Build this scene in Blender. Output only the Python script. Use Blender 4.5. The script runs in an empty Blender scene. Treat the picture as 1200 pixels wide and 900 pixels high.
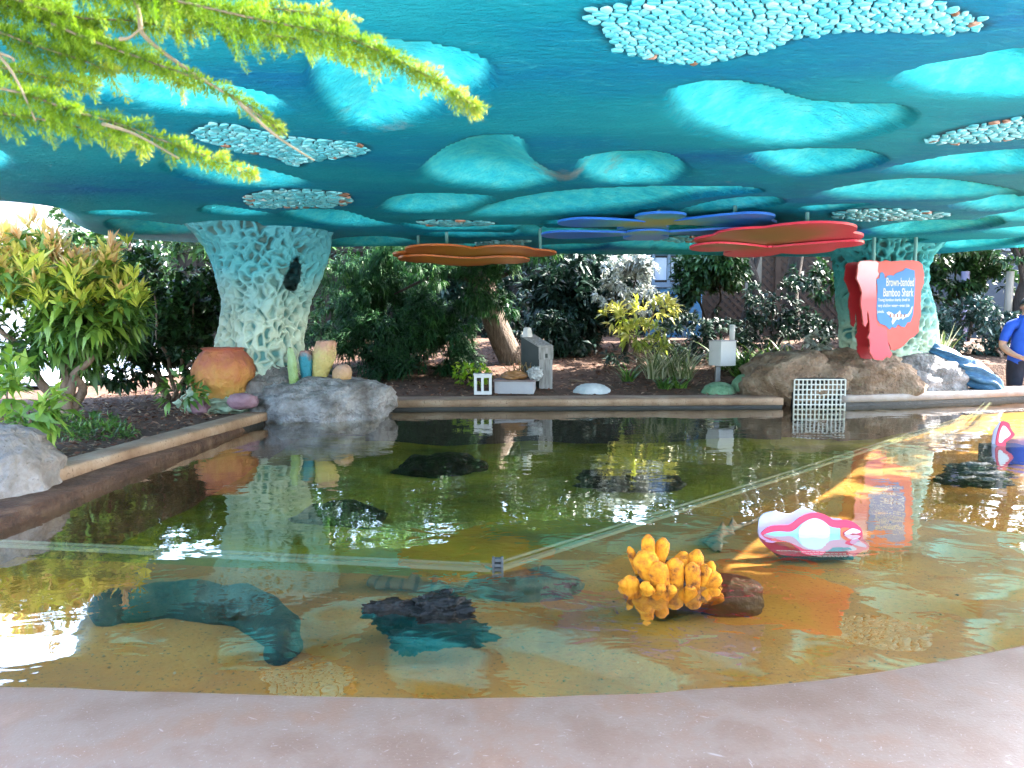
import bpy, bmesh, math, random
import numpy as np
from mathutils import Vector, noise, Matrix

random.seed(7)
RNG = np.random.default_rng(7)
SC = bpy.context.scene
COL = SC.collection
PI = math.pi

# ------------------------------------------------------------------ camera model
CAMZ, PITCH, F = 1.45, math.radians(4.76), 900.0
CP, SP = math.cos(PITCH), math.sin(PITCH)

def ray(px, py):
    a, b = (px - 600.0) / F, (450.0 - py) / F
    return a, CP + b * SP, -SP + b * CP

def at_z(px, py, z):                    # point of the level z seen at a pixel
    x, y, w = ray(px, py)
    t = (z - CAMZ) / w
    return Vector((x * t, y * t, z))

def at_y(px, py, y):                    # point at distance y seen at a pixel
    x, yy, w = ray(px, py)
    t = y / yy
    return Vector((x * t, y, CAMZ + w * t))

def lin(r, g, b):
    f = lambda c: (c / 255) / 12.92 if c / 255 <= 0.04045 else ((c / 255 + 0.055) / 1.055) ** 2.4
    return (f(r), f(g), f(b), 1.0)

# ------------------------------------------------------------------ object helpers
def tag(o, label=None, cat=None, group=None, kind=None):
    if label: o['label'] = label
    if cat: o['category'] = cat
    if group: o['group'] = group
    if kind: o['kind'] = kind
    return o

def thing(name, label, cat, loc=(0, 0, 0), group=None):
    o = bpy.data.objects.new(name, None)
    o.empty_display_size = 0.1
    o.location = loc
    COL.objects.link(o)
    return tag(o, label, cat, group)

def link_mesh(name, me, mats, parent=None, smooth=True):
    if not isinstance(mats, (list, tuple)): mats = [mats]
    for m in mats: me.materials.append(m)
    if smooth:
        me.polygons.foreach_set('use_smooth', np.ones(len(me.polygons), dtype=bool))
    o = bpy.data.objects.new(name, me)
    COL.objects.link(o)
    if parent is not None:
        o.parent = parent
        o.matrix_parent_inverse = Matrix.Translation(-Vector(parent.location))
    return o

class MB:
    def __init__(self): self.v, self.f, self.m = [], [], []
    def add(self, vs, fs, mi=0):
        b = len(self.v)
        self.v.extend(tuple(v) for v in vs)
        self.f.extend(tuple(b + i for i in f) for f in fs)
        self.m.extend([mi] * len(fs))
    def box(self, c, s, rz=0.0, mi=0, bev=0.0, tilt=None):
        x, y, z = s[0] / 2, s[1] / 2, s[2] / 2
        bm = bmesh.new()
        bmesh.ops.create_cube(bm, size=1.0)
        bmesh.ops.scale(bm, vec=(s[0], s[1], s[2]), verts=bm.verts)
        if bev > 0:
            bmesh.ops.bevel(bm, geom=bm.edges[:], offset=bev, segments=2, affect='EDGES', profile=0.6)
        M = Matrix.Translation(Vector(c)) @ (tilt.to_4x4() if tilt is not None else Matrix.Rotation(rz, 4, 'Z'))
        bm.transform(M)
        bm.verts.index_update()
        self.add([v.co[:] for v in bm.verts], [[v.index for v in f.verts] for f in bm.faces], mi)
        bm.free()
    def tube(self, pts, rad, n=8, mi=0, cap=True, wob=0.0, seed=0):
        pts = [Vector(p) for p in pts]
        if not isinstance(rad, (list, tuple)): rad = [rad] * len(pts)
        vs, fs = [], []
        up = Vector((0.13, 0.21, 0.97))
        for i, p in enumerate(pts):
            a = pts[max(i - 1, 0)]; b = pts[min(i + 1, len(pts) - 1)]
            t = (b - a).normalized()
            s = t.cross(up)
            if s.length < 0.15: s = t.cross(Vector((1, 0.1, 0)))
            s.normalize(); u = s.cross(t)
            for k in range(n):
                an = 2 * PI * k / n
                r = rad[i]
                if wob: r *= 1 + wob * noise.noise(Vector((p.x * 9 + seed, p.z * 5 + math.cos(an), p.y * 9 + math.sin(an))))
                vs.append(p + (s * math.cos(an) + u * math.sin(an)) * r)
        for i in range(len(pts) - 1):
            for k in range(n):
                k2 = (k + 1) % n
                fs.append((i * n + k, i * n + k2, (i + 1) * n + k2, (i + 1) * n + k))
        if cap:
            fs.append(tuple(range(n - 1, -1, -1)))
            fs.append(tuple((len(pts) - 1) * n + k for k in range(n)))
        self.add(vs, fs, mi)
    def lathe(self, prof, c=(0, 0, 0), n=32, mi=0):
        vs, fs = [], []
        for r, z in prof:
            for k in range(n):
                a = 2 * PI * k / n
                vs.append((c[0] + r * math.cos(a), c[1] + r * math.sin(a), c[2] + z))
        for i in range(len(prof) - 1):
            for k in range(n):
                k2 = (k + 1) % n
                fs.append((i * n + k, i * n + k2, (i + 1) * n + k2, (i + 1) * n + k))
        self.add(vs, fs, mi)
    def prism(self, poly, off, mi=0, mi_side=None):
        """poly: list of 3-D points in a plane, off: vector; a solid plate"""
        n = len(poly); off = Vector(off)
        vs = [Vector(p) for p in poly] + [Vector(p) + off for p in poly]
        b = len(self.v)
        self.v.extend(tuple(v) for v in vs)
        self.f.append(tuple(b + i for i in range(n))); self.m.append(mi)
        self.f.append(tuple(b + n + i for i in range(n - 1, -1, -1))); self.m.append(mi)
        for i in range(n):
            j = (i + 1) % n
            self.f.append((b + j, b + i, b + n + i, b + n + j)); self.m.append(mi if mi_side is None else mi_side)
    def build(self, name, mats, parent=None, smooth=False, loc=None):
        me = bpy.data.meshes.new(name)
        me.from_pydata(self.v, [], self.f)
        if any(self.m): me.polygons.foreach_set('material_index', np.array(self.m, dtype=np.int32))
        bm = bmesh.new(); bm.from_mesh(me)
        bmesh.ops.recalc_face_normals(bm, faces=bm.faces)
        bm.to_mesh(me); bm.free()
        me.update()
        return link_mesh(name, me, mats, parent, smooth)

def np_mesh(name, V, T, mats, parent=None, smooth=True, attrs=None):
    """V (n,3), T (m,3 or 4) arrays"""
    me = bpy.data.meshes.new(name)
    V = np.asarray(V, dtype=np.float32); T = np.asarray(T, dtype=np.int32)
    k = T.shape[1]
    me.vertices.add(len(V)); me.vertices.foreach_set('co', V.ravel())
    me.loops.add(T.size); me.loops.foreach_set('vertex_index', T.ravel())
    me.polygons.add(len(T))
    me.polygons.foreach_set('loop_start', np.arange(len(T), dtype=np.int32) * k)
    me.polygons.foreach_set('loop_total', np.full(len(T), k, dtype=np.int32))
    for an, av in (attrs or {}).items():
        a = me.attributes.new(an, 'FLOAT', 'POINT')
        a.data.foreach_set('value', np.asarray(av, dtype=np.float32))
    me.update(calc_edges=True)
    return link_mesh(name, me, mats, parent, smooth)

def smooth_poly(pts, n=5):
    """closed Catmull-Rom through 2-D / 3-D points"""
    P = [Vector(p) for p in pts]; out = []
    m = len(P)
    for i in range(m):
        p0, p1, p2, p3 = P[i - 1], P[i], P[(i + 1) % m], P[(i + 2) % m]
        for k in range(n):
            t = k / n
            out.append(0.5 * ((2 * p1) + (p2 - p0) * t + (2 * p0 - 5 * p1 + 4 * p2 - p3) * t * t + (3 * p1 - p0 - 3 * p2 + p3) * t ** 3))
    return out

def smooth_line(pts, n=5):
    P = [Vector(p) for p in pts]; out = []
    for i in range(len(P) - 1):
        p0, p1, p2, p3 = P[max(i - 1, 0)], P[i], P[i + 1], P[min(i + 2, len(P) - 1)]
        for k in range(n):
            t = k / n
            out.append(0.5 * ((2 * p1) + (p2 - p0) * t + (2 * p0 - 5 * p1 + 4 * p2 - p3) * t * t + (3 * p1 - p0 - 3 * p2 + p3) * t ** 3))
    out.append(P[-1]); return out

# ------------------------------------------------------------------ materials
def new_mat(name):
    m = bpy.data.materials.new(name); m.use_nodes = True
    nt = m.node_tree
    return m, nt, nt.nodes['Principled BSDF'], nt.nodes['Material Output']

def N(nt, t, **kw):
    n = nt.nodes.new(t)
    for k, v in kw.items():
        if k in n.inputs: n.inputs[k].default_value = v
        else: setattr(n, k, v)
    return n

def ramp(nt, stops, interp='LINEAR'):
    r = nt.nodes.new('ShaderNodeValToRGB')
    r.color_ramp.interpolation = interp
    el = r.color_ramp.elements
    el[0].position, el[0].color = stops[0][0], stops[0][1]
    el[1].position, el[1].color = stops[-1][0], stops[-1][1]
    for p, c in stops[1:-1]:
        e = el.new(p); e.color = c
    return r

def c4(c): return tuple(c) if len(c) == 4 else tuple(c) + (1.0,)

KA = 0.74          # one exposure-wide scale for the surface colours
def pm(name, stops, scale=5.0, detail=6.0, rough=0.7, bump=0.0, bscale=30.0, stretch=(1, 1, 1), spec=0.4, dist=0.02,
       metal=0.0, speck=None, rrange=None, coat=0.0, bdetail=5.0):
    """noise-coloured surface: stops over a noise, optional specks, bump"""
    m, nt, b, out = new_mat(name)
    tc = N(nt, 'ShaderNodeTexCoord'); mp = N(nt, 'ShaderNodeMapping'); mp.inputs['Scale'].default_value = stretch
    nt.links.new(tc.outputs['Object'], mp.inputs['Vector'])
    nz = N(nt, 'ShaderNodeTexNoise', Scale=scale, Detail=detail, Roughness=0.62)
    nt.links.new(mp.outputs[0], nz.inputs['Vector'])
    kk = 1.0 if name in ('pale_paving', 'pale_pink_stucco') else KA
    r = ramp(nt, [(p, tuple(x * kk for x in c[:3]) + (1.0,)) for p, c in stops])
    nt.links.new(nz.outputs['Fac'], r.inputs[0])
    colour = r.outputs[0]
    if speck:
        sc, lo, hi, c = speck
        n2 = N(nt, 'ShaderNodeTexNoise', Scale=sc, Detail=3.0)
        nt.links.new(mp.outputs[0], n2.inputs['Vector'])
        r2 = ramp(nt, [(lo, (0, 0, 0, 1)), (hi, (1, 1, 1, 1))])
        nt.links.new(n2.outputs['Fac'], r2.inputs[0])
        mx = N(nt, 'ShaderNodeMix', data_type='RGBA')
        nt.links.new(r2.outputs[0], mx.inputs[0]); nt.links.new(colour, mx.inputs[6]); mx.inputs[7].default_value = tuple(x * kk for x in c[:3]) + (1.0,)
        colour = mx.outputs[2]
    nt.links.new(colour, b.inputs['Base Color'])
    b.inputs['Roughness'].default_value = rough
    b.inputs['Specular IOR Level'].default_value = spec
    b.inputs['Metallic'].default_value = metal
    b.inputs['Coat Weight'].default_value = coat
    if rrange:
        mr = N(nt, 'ShaderNodeMapRange'); mr.inputs[3].default_value, mr.inputs[4].default_value = rrange
        nt.links.new(nz.outputs['Fac'], mr.inputs[0]); nt.links.new(mr.outputs[0], b.inputs['Roughness'])
    if bump:
        n3 = N(nt, 'ShaderNodeTexNoise', Scale=bscale, Detail=bdetail)
        nt.links.new(mp.outputs[0], n3.inputs['Vector'])
        bp = N(nt, 'ShaderNodeBump', Strength=bump, Distance=dist)
        nt.links.new(n3.outputs['Fac'], bp.inputs['Height']); nt.links.new(bp.outputs[0], b.inputs['Normal'])
    return m

def leaf_mat(name, cols, rough=0.42, trans=0.25, spec=0.5):
    """cols: ramp over the per-leaf attribute 'tint'"""
    m, nt, b, out = new_mat(name)
    at = N(nt, 'ShaderNodeAttribute', attribute_name='tint')
    k = len(cols)
    r = ramp(nt, [(i / (k - 1), tuple(x * 1.0 for x in c[:3]) + (1.0,)) for i, c in enumerate(cols)])
    nt.links.new(at.outputs['Fac'], r.inputs[0])
    nt.links.new(r.outputs[0], b.inputs['Base Color'])
    b.inputs['Roughness'].default_value = rough; b.inputs['Specular IOR Level'].default_value = spec
    tl = N(nt, 'ShaderNodeBsdfTranslucent')
    hs = N(nt, 'ShaderNodeHueSaturation', Saturation=1.1, Value=1.25)
    nt.links.new(r.outputs[0], hs.inputs['Color']); nt.links.new(hs.outputs[0], tl.inputs['Color'])
    mx = N(nt, 'ShaderNodeMixShader'); mx.inputs[0].default_value = trans
    nt.links.new(b.outputs[0], mx.inputs[1]); nt.links.new(tl.outputs[0], mx.inputs[2])
    nt.links.new(mx.outputs[0], out.inputs[0])
    return m

# ------------------------------------------------------------------ foliage helpers
def unit(a): return a / np.maximum(np.linalg.norm(a, axis=1, keepdims=True), 1e-9)

def leaf_arrays(O, D, L, W, fold=0.18, droop=0.25):
    n = len(O); D = unit(D)
    up = np.tile(np.array([0, 0, 1.0]), (n, 1)) + RNG.normal(0, 0.35, (n, 3))
    S = unit(np.cross(D, up)); U = np.cross(S, D)
    L = np.broadcast_to(L, n)[:, None]; W = np.broadcast_to(W, n)[:, None]
    mid = O + D * L * 0.5 + U * L * 0.04
    a = O + D * L * 0.45 - S * W * 0.5 + U * W * fold
    c = O + D * L * 0.45 + S * W * 0.5 + U * W * fold
    tip = O + D * L - U * L * droop * 0.6 - np.array([0, 0, 1.0]) * L * droop * 0.4
    V = np.stack([O, a, mid, c, tip], 1).reshape(-1, 3)
    base = (np.arange(n) * 5)[:, None, None]
    T = (np.array([[0, 2, 1], [0, 3, 2], [1, 2, 4], [2, 3, 4]])[None] + base).reshape(-1, 3)
    return V, T

def blob_points(blobs, n, shell=0.6, gap=0.0, gscale=2.0, seed=0):
    """points in a set of ellipsoids, more of them near the surface; clumps by a noise"""
    vol = np.array([b[1][0] * b[1][1] * b[1][2] for b in blobs]) ** (2 / 3)
    pick = RNG.choice(len(blobs), size=n, p=vol / vol.sum())
    d = unit(RNG.normal(0, 1, (n, 3)))
    r = RNG.random(n) ** (1 / 3)
    r = r * (1 - shell) + (0.75 + 0.25 * RNG.random(n)) * shell
    C = np.array([b[0] for b in blobs])[pick]; R = np.array([b[1] for b in blobs])[pick]
    P = C + d * R * r[:, None]
    if gap > 0:
        g = np.array([noise.noise(Vector(p) * gscale + Vector((seed, seed, seed))) for p in P])
        keep = g > gap - 0.5 + 0.0
        P, d, r = P[keep], d[keep], r[keep]
    return P, d

def rosettes(name, P, A, k, L, W, spread, mat, parent, tint=(0, 1), droop=0.25, lj=0.3, upb=0.4, tintf=None, fold=0.18):
    """k leaves round each point P with axis A"""
    n = len(P)
    A = unit(A + np.array([0, 0, upb]) + RNG.normal(0, 0.25, (n, 3)))
    O = np.repeat(P, k, 0); AX = np.repeat(A, k, 0)
    rnd = unit(np.cross(AX, RNG.normal(0, 1, (n * k, 3))))
    s = (spread * (0.4 + 0.8 * RNG.random(n * k)))[:, None]
    D = unit(AX + rnd * s)
    ll = L * (1 + lj * RNG.normal(0, 0.6, n * k)); ll = np.clip(ll, L * 0.45, L * 1.6)
    O = O + AX * (RNG.random(n * k)[:, None] - 0.5) * L * 0.5
    V, T = leaf_arrays(O, D, ll, W * ll / L, droop=droop, fold=fold)
    tc = RNG.random(n) if tintf is None else tintf(P)
    t = np.repeat(tc, k) * 0.7 + RNG.random(n * k) * 0.3
    t = tint[0] + (tint[1] - tint[0]) * t
    return np_mesh(name, V, T, mat, parent, smooth=False, attrs={'tint': np.repeat(t, 5)})

def blades(name, centres, k, length, width, mat, parent, arch=0.7, up=1.2, rad=0.05, seg=5):
    V, T, tint = [], [], []
    for c in centres:
        for i in range(k):
            a = random.uniform(0, 2 * PI)
            d = Vector((math.cos(a), math.sin(a), 0)); s = Vector((-d.y, d.x, 0))
            L = length * random.uniform(0.6, 1.15); p = Vector(c) + d * rad * random.random() + s * rad * random.uniform(-1, 1)
            el = math.atan2(random.uniform(0.5, 1.0) * up, random.uniform(0.15, 1.0))
            t = random.random(); b = len(V)
            ar = arch * random.uniform(0.6, 1.4)
            for j in range(seg + 1):
                w = width * (1 - (j / seg) ** 2.2) * 0.5 + 0.0006
                V += [p - s * w, p + s * w]; tint += [t, t]
                e = el - ar * (j / seg) * 1.6
                p = p + (d * math.cos(e) + Vector((0, 0, math.sin(e)))) * (L / seg)
            for j in range(seg):
                T.append((b + 2 * j, b + 2 * j + 1, b + 2 * j + 3, b + 2 * j + 2))
    return np_mesh(name, np.array([v[:] for v in V]), np.array(T), mat, parent, smooth=True, attrs={'tint': tint})

def rand_blobs(c, r, n, s=(0.35, 0.6), flat=0.0):
    out = []
    for i in range(n):
        d = Vector((random.gauss(0, 1), random.gauss(0, 1), random.gauss(0, 1))).normalized() * random.uniform(0.3, 0.75)
        k = random.uniform(*s)
        out.append(((c[0] + d.x * r[0], c[1] + d.y * r[1], c[2] + d.z * r[2]), (r[0] * k, r[1] * k, r[2] * k)))
    return out

def rock_mesh(name, c, r, mat, parent=None, seed=0, amp=0.18, freq=1.6, sub=5, flat=None, fine=0.045, power=1.0, crack=0.055):
    bm = bmesh.new(); bmesh.ops.create_icosphere(bm, subdivisions=sub, radius=1.0)
    for v in bm.verts:
        d = v.co.normalized()
        q = d * freq + Vector((seed * 3.1, seed * 1.7, seed * 2.3))
        k = 1 + amp * noise.fractal(q, 1.0, 2.0, 4) + fine * noise.fractal(q * 5, 0.8, 2.0, 5)
        cn = abs(noise.noise(q * 1.1 + Vector((7.7, 0, 0)) + 0.4 * noise.noise_vector(q * 2.5)))
        k -= crack * max(0.0, 1 - cn / 0.07) ** 1.5
        if power != 1.0:
            d = Vector([math.copysign(abs(x) ** power, x) for x in d])
        v.co = Vector((d.x * r[0], d.y * r[1], d.z * r[2])) * k
        if flat is not None and v.co.z < flat: v.co.z = flat + (v.co.z - flat) * 0.1
        v.co += Vector(c)
    me = bpy.data.meshes.new(name); bm.to_mesh(me); bm.free()
    return link_mesh(name, me, mat, parent, True)

# ------------------------------------------------------------------ ground height
def ground_z(x, y):
    """terrain: paving at 0 in front of the pool, garden beds round it"""
    if x > 6.05 and 9.0 < y < 10.6:
        return 0.02
    back = 0.57 + 0.125 * max(0.0, min(y, 13.2) - 8.7)
    left = 0.55
    yb = 8.45 if x < 3.5 else 8.62 + (x - 3.6) * 0.34
    if y > yb:
        z = back if x > -3 else left + (back - left) * max(0.0, min(1.0, (x + 5.0) / 2.0))
    elif x < -2.3 and y > 3.4: z = left
    elif x < -2.3 and y > 2.2: z = left * (y - 2.2) / 1.2
    elif y < 1.05: z = 0.0
    else: z = -0.3
    if y > 1.05 and -2.3 <= x <= 9.0 and y <= yb: z = -0.3
    return z + 0.02 * noise.noise(Vector((x * 1.3, y * 1.3, 0.3)))

# ================================================================== materials used
SUN_DIR = Vector((0.66, 0.30, 0.62)).normalized()

M_SOIL = pm('garden_soil', [(0.3, (0.045, 0.022, 0.012)), (0.5, (0.10, 0.048, 0.026)), (0.72, (0.19, 0.11, 0.065))], scale=7, detail=10, rough=0.95, bump=0.8, bscale=40, dist=0.03)
M_CHIP = leaf_mat('bark_chip', [(0.05, 0.02, 0.012), (0.12, 0.05, 0.03), (0.20, 0.10, 0.06), (0.34, 0.24, 0.16)], rough=0.9, trans=0.0, spec=0.2)
M_PAVE = pm('pale_paving', [(0.35, (0.64, 0.62, 0.60)), (0.65, (0.76, 0.74, 0.72))], scale=2.5, rough=0.85, bump=0.15, bscale=60)
M_COPE = pm('pinkish_stone', [(0.26, (0.160, 0.098, 0.068)), (0.42, (0.182, 0.116, 0.084)), (0.52, (0.205, 0.145, 0.112)), (0.62, (0.20, 0.120, 0.082)), (0.78, (0.27, 0.175, 0.125))], scale=4.5, detail=13, rough=0.5, bump=0.2, bscale=140, dist=0.004, speck=(210, 0.66, 0.72, (0.36, 0.30, 0.28)), spec=0.35)
M_CURB = pm('brown_stone', [(0.3, (0.20, 0.115, 0.065)), (0.5, (0.31, 0.20, 0.125)), (0.7, (0.42, 0.31, 0.22))], scale=3.4, detail=9, rough=0.8, bump=0.35, bscale=28, dist=0.015, speck=(60, 0.60, 0.70, (0.16, 0.10, 0.06)))
M_CURBP = pm('pale_pinkish_curb', [(0.3, (0.28, 0.20, 0.16)), (0.5, (0.40, 0.33, 0.29)), (0.7, (0.52, 0.46, 0.43))], scale=2.4, detail=9, rough=0.8, bump=0.3, bscale=28, dist=0.015)
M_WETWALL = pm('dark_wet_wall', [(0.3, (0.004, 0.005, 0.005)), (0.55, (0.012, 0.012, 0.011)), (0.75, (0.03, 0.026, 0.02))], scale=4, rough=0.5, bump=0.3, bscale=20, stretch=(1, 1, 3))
M_POOLSIDE = pm('algae_wall', [(0.3, (0.05, 0.06, 0.008)), (0.7, (0.12, 0.12, 0.02))], scale=3, rough=0.9)
M_SAND = pm('golden_pool_floor', [(0.25, (0.26, 0.105, 0.009)), (0.42, (0.42, 0.185, 0.015)), (0.55, (0.52, 0.245, 0.024)), (0.75, (0.62, 0.35, 0.055))], scale=1.5, detail=10, rough=0.9, bump=0.4, bscale=55, dist=0.012, speck=(70, 0.60, 0.70, (0.15, 0.07, 0.012)))
M_ALGAE = pm('green_pool_floor', [(0.28, (0.06, 0.08, 0.005)), (0.45, (0.18, 0.21, 0.010)), (0.6, (0.31, 0.33, 0.018)), (0.78, (0.46, 0.45, 0.035))], scale=1.1, detail=7, rough=0.95, bump=0.5, bscale=12, dist=0.05, stretch=(1.0, 1.4, 1))
M_ROCK = pm('grey_brown_rock', [(0.28, (0.12, 0.10, 0.085)), (0.5, (0.25, 0.22, 0.20)), (0.7, (0.40, 0.37, 0.36))], scale=5.5, detail=13, rough=0.85, bump=1.0, bscale=26, dist=0.03, speck=(30, 0.63, 0.72, (0.14, 0.12, 0.105)))
M_ROCKB = pm('tan_brown_rock', [(0.28, (0.10, 0.055, 0.03)), (0.48, (0.22, 0.14, 0.085)), (0.7, (0.36, 0.27, 0.19))], scale=4.5, detail=13, rough=0.85, bump=1.0, bscale=24, dist=0.04, speck=(18, 0.62, 0.72, (0.10, 0.06, 0.035)))
M_ROCKG = pm('pale_grey_rock', [(0.30, (0.10, 0.085, 0.075)), (0.45, (0.20, 0.185, 0.175)), (0.56, (0.30, 0.285, 0.28)), (0.72, (0.44, 0.43, 0.43))], scale=6.0, detail=13, rough=0.85, bump=1.0, bscale=26, dist=0.04, speck=(22, 0.62, 0.72, (0.15, 0.13, 0.12)))
M_PURPLE = pm('mauve_rock', [(0.3, (0.20, 0.09, 0.12)), (0.6, (0.34, 0.20, 0.23))], scale=9, rough=0.85, bump=0.5, bscale=30)
M_DARKROCK = pm('black_wet_rock', [(0.3, (0.005, 0.006, 0.005)), (0.55, (0.012, 0.011, 0.009)), (0.74, (0.045, 0.036, 0.026))], scale=9, detail=11, rough=0.5, spec=0.15, bump=0.9, bscale=22, dist=0.03)
M_OLIVEROCK = pm('dark_olive_rock', [(0.3, (0.008, 0.011, 0.007)), (0.5, (0.025, 0.032, 0.018)), (0.7, (0.075, 0.08, 0.04))], scale=14, detail=11, rough=0.8, bump=1.0, bscale=50)

def water_material():
    m, nt, b, out = new_mat('pool_water')
    nt.nodes.remove(b)
    tc = N(nt, 'ShaderNodeTexCoord')
    mp = N(nt, 'ShaderNodeMapping'); nt.links.new(tc.outputs['Object'], mp.inputs['Vector'])
    mp.inputs['Scale'].default_value = (1.0, 1.25, 1.0)
    n1 = N(nt, 'ShaderNodeTexNoise', Scale=1.1, Detail=2.0, Roughness=0.5, Distortion=0.6)
    n2 = N(nt, 'ShaderNodeTexNoise', Scale=5.5, Detail=2.5, Roughness=0.55, Distortion=0.5)
    for n in (n1, n2): nt.links.new(mp.outputs[0], n.inputs['Vector'])
    b1 = N(nt, 'ShaderNodeBump', Strength=1.0, Distance=0.0075)
    b2 = N(nt, 'ShaderNodeBump', Strength=1.0, Distance=0.0013)
    nt.links.new(n1.outputs['Fac'], b1.inputs['Height'])
    nt.links.new(n2.outputs['Fac'], b2.inputs['Height'])
    nt.links.new(b1.outputs[0], b2.inputs['Normal'])
    gl = N(nt, 'ShaderNodeBsdfGlossy', Roughness=0.0); gl.inputs['Color'].default_value = (1, 1, 1, 1)
    tr = N(nt, 'ShaderNodeBsdfTransparent'); tr.inputs['Color'].default_value = (0.97, 0.94, 0.82, 1)
    nt.links.new(b2.outputs[0], gl.inputs['Normal'])
    # Schlick reflectance, the same from above and from below the surface
    geo = N(nt, 'ShaderNodeNewGeometry')
    dt = N(nt, 'ShaderNodeVectorMath', operation='DOT_PRODUCT'); nt.links.new(geo.outputs['Incoming'], dt.inputs[0]); nt.links.new(b2.outputs[0], dt.inputs[1])
    ab = N(nt, 'ShaderNodeMath', operation='ABSOLUTE'); nt.links.new(dt.outputs['Value'], ab.inputs[0])
    iv = N(nt, 'ShaderNodeMath', operation='SUBTRACT', use_clamp=True); iv.inputs[0].default_value = 1.0; nt.links.new(ab.outputs[0], iv.inputs[1])
    pw = N(nt, 'ShaderNodeMath', operation='POWER'); pw.inputs[1].default_value = 4.0; nt.links.new(iv.outputs[0], pw.inputs[0])
    fr = N(nt, 'ShaderNodeMath', operation='MULTIPLY_ADD', use_clamp=True); fr.inputs[1].default_value = 0.27; fr.inputs[2].default_value = 0.32; nt.links.new(pw.outputs[0], fr.inputs[0])
    mx = N(nt, 'ShaderNodeMixShader')
    nt.links.new(fr.outputs[0], mx.inputs[0]); nt.links.new(tr.outputs[0], mx.inputs[1]); nt.links.new(gl.outputs[0], mx.inputs[2])
    nt.links.new(mx.outputs[0], out.inputs[0])
    return m
M_WATER = water_material()

def acrylic_material(name, tint, opaque):
    m, nt, b, out = new_mat(name)
    b.inputs['Base Color'].default_value = c4(tint); b.inputs['Roughness'].default_value = 0.15
    tr = N(nt, 'ShaderNodeBsdfTransparent'); tr.inputs['Color'].default_value = (0.93, 0.96, 0.92, 1)
    mx = N(nt, 'ShaderNodeMixShader'); mx.inputs[0].default_value = opaque
    nt.links.new(tr.outputs[0], mx.inputs[1]); nt.links.new(b.outputs[0], mx.inputs[2])
    nt.links.new(mx.outputs[0], out.inputs[0])
    return m
M_ACRYL = acrylic_material('clear_acrylic', (0.35, 0.42, 0.30), 0.06)
M_ACRYLEDGE = acrylic_material('pale_green_acrylic_edge', (0.32, 0.38, 0.28), 0.62)

# ================================================================== SETTING: ground, pool, water
def axis(parts):
    out = []
    for a, b, s in parts: out += list(np.arange(a, b - 1e-6, s))
    return np.array(out + [parts[-1][1]])
gx = axis([(-60, -10, 5.0), (-10, -6, 0.4), (-6, 9.2, 0.16), (9.2, 60, 5.0)])
gy = axis([(-40, -2, 4.0), (-2, 1, 0.3), (1, 14, 0.16), (14, 20, 0.5), (20, 80, 6.0)])
gv = np.array([(x, y, ground_z(x, y)) for y in gy for x in gx])
nx = len(gx)
gi = np.arange(len(gv)).reshape(len(gy), nx)
gq = np.stack([gi[:-1, :-1], gi[:-1, 1:], gi[1:, 1:], gi[1:, :-1]], -1).reshape(-1, 4)
tag(np_mesh('ground', gv, gq, M_SOIL), kind='structure')

# paving: where the photographer stands, unseen side slabs added to bounce light up, and the pale path left of the garden
b = MB()
b.box((0, -3.2, 0.03), (40, 8.2, 0.04)); b.box((14.2, 5.2, 0.034), (11.6, 8.4, 0.04)); b.box((-8.5, 2.4, 0.03), (9.0, 2.6, 0.04))
tag(b.build('pavement', M_PAVE), kind='structure')
b = MB()
pp = [at_z(20, 437, 0.585), at_z(150, 452, 0.585), Vector((-4.4, 13.0, 0.585)), Vector((-5.5, 30, 0.585)), Vector((-40, 30, 0.585)), Vector((-40, 11.5, 0.585))]
pp = [Vector((-14, 9.6, 0.6)), Vector((-5.9, 9.9, 0.6)), Vector((-5.3, 12.0, 0.6)), Vector((-5.6, 30, 0.6)), Vector((-45, 30, 0.6)), Vector((-45, 9.6, 0.6))]
b.prism(pp, (0, 0, 0.06))
tag(b.build('path', M_PAVE), kind='structure')

WZ = 0.5
near_in = smooth_line([(-3.1, 1.90, 0), (-1.9, 1.82, 0), (-1.15, 1.785, 0), (-0.5, 1.745, 0), (0, 1.735, 0), (0.55, 1.79, 0), (0.93, 1.87, 0), (1.40, 2.03, 0), (2.2, 2.33, 0), (3.4, 2.75, 0), (5.0, 3.9, 0), (6.3, 5.6, 0), (6.9, 7.4, 0), (6.95, 9.6, 0)], 8)
left_in = [Vector((-2.62, 1.84, 0)), Vector((-2.62, 3.0, 0)), Vector((-2.56, 4.0, 0)), Vector((-2.42, 5.4, 0)), Vector((-2.23, 6.95, 0)), Vector((-2.05, 7.35, 0))]
back_in = [Vector((-1.55, 8.02, 0)), Vector((-0.4, 8.12, 0)), Vector((1.0, 8.2, 0)), Vector((2.95, 8.3, 0))]
right_in = [Vector((3.62, 8.36, 0)), Vector((4.6, 8.6, 0)), Vector((5.8, 9.0, 0)), Vector((7.4, 9.6, 0))]

def flat_poly(name, pts, mat, z, kind='structure', sub=0):
    me = bpy.data.meshes.new(name)
    me.from_pydata([(p[0], p[1], z) for p in pts], [], [tuple(range(len(pts)))])
    bm = bmesh.new(); bm.from_mesh(me); bmesh.ops.triangulate(bm, faces=bm.faces)
    bmesh.ops.recalc_face_normals(bm, faces=bm.faces)
    for f in bm.faces:
        if f.normal.z < 0: f.normal_flip()
    bm.to_mesh(me); bm.free()
    return tag(link_mesh(name, me, mat, None, False), kind=kind)

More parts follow.
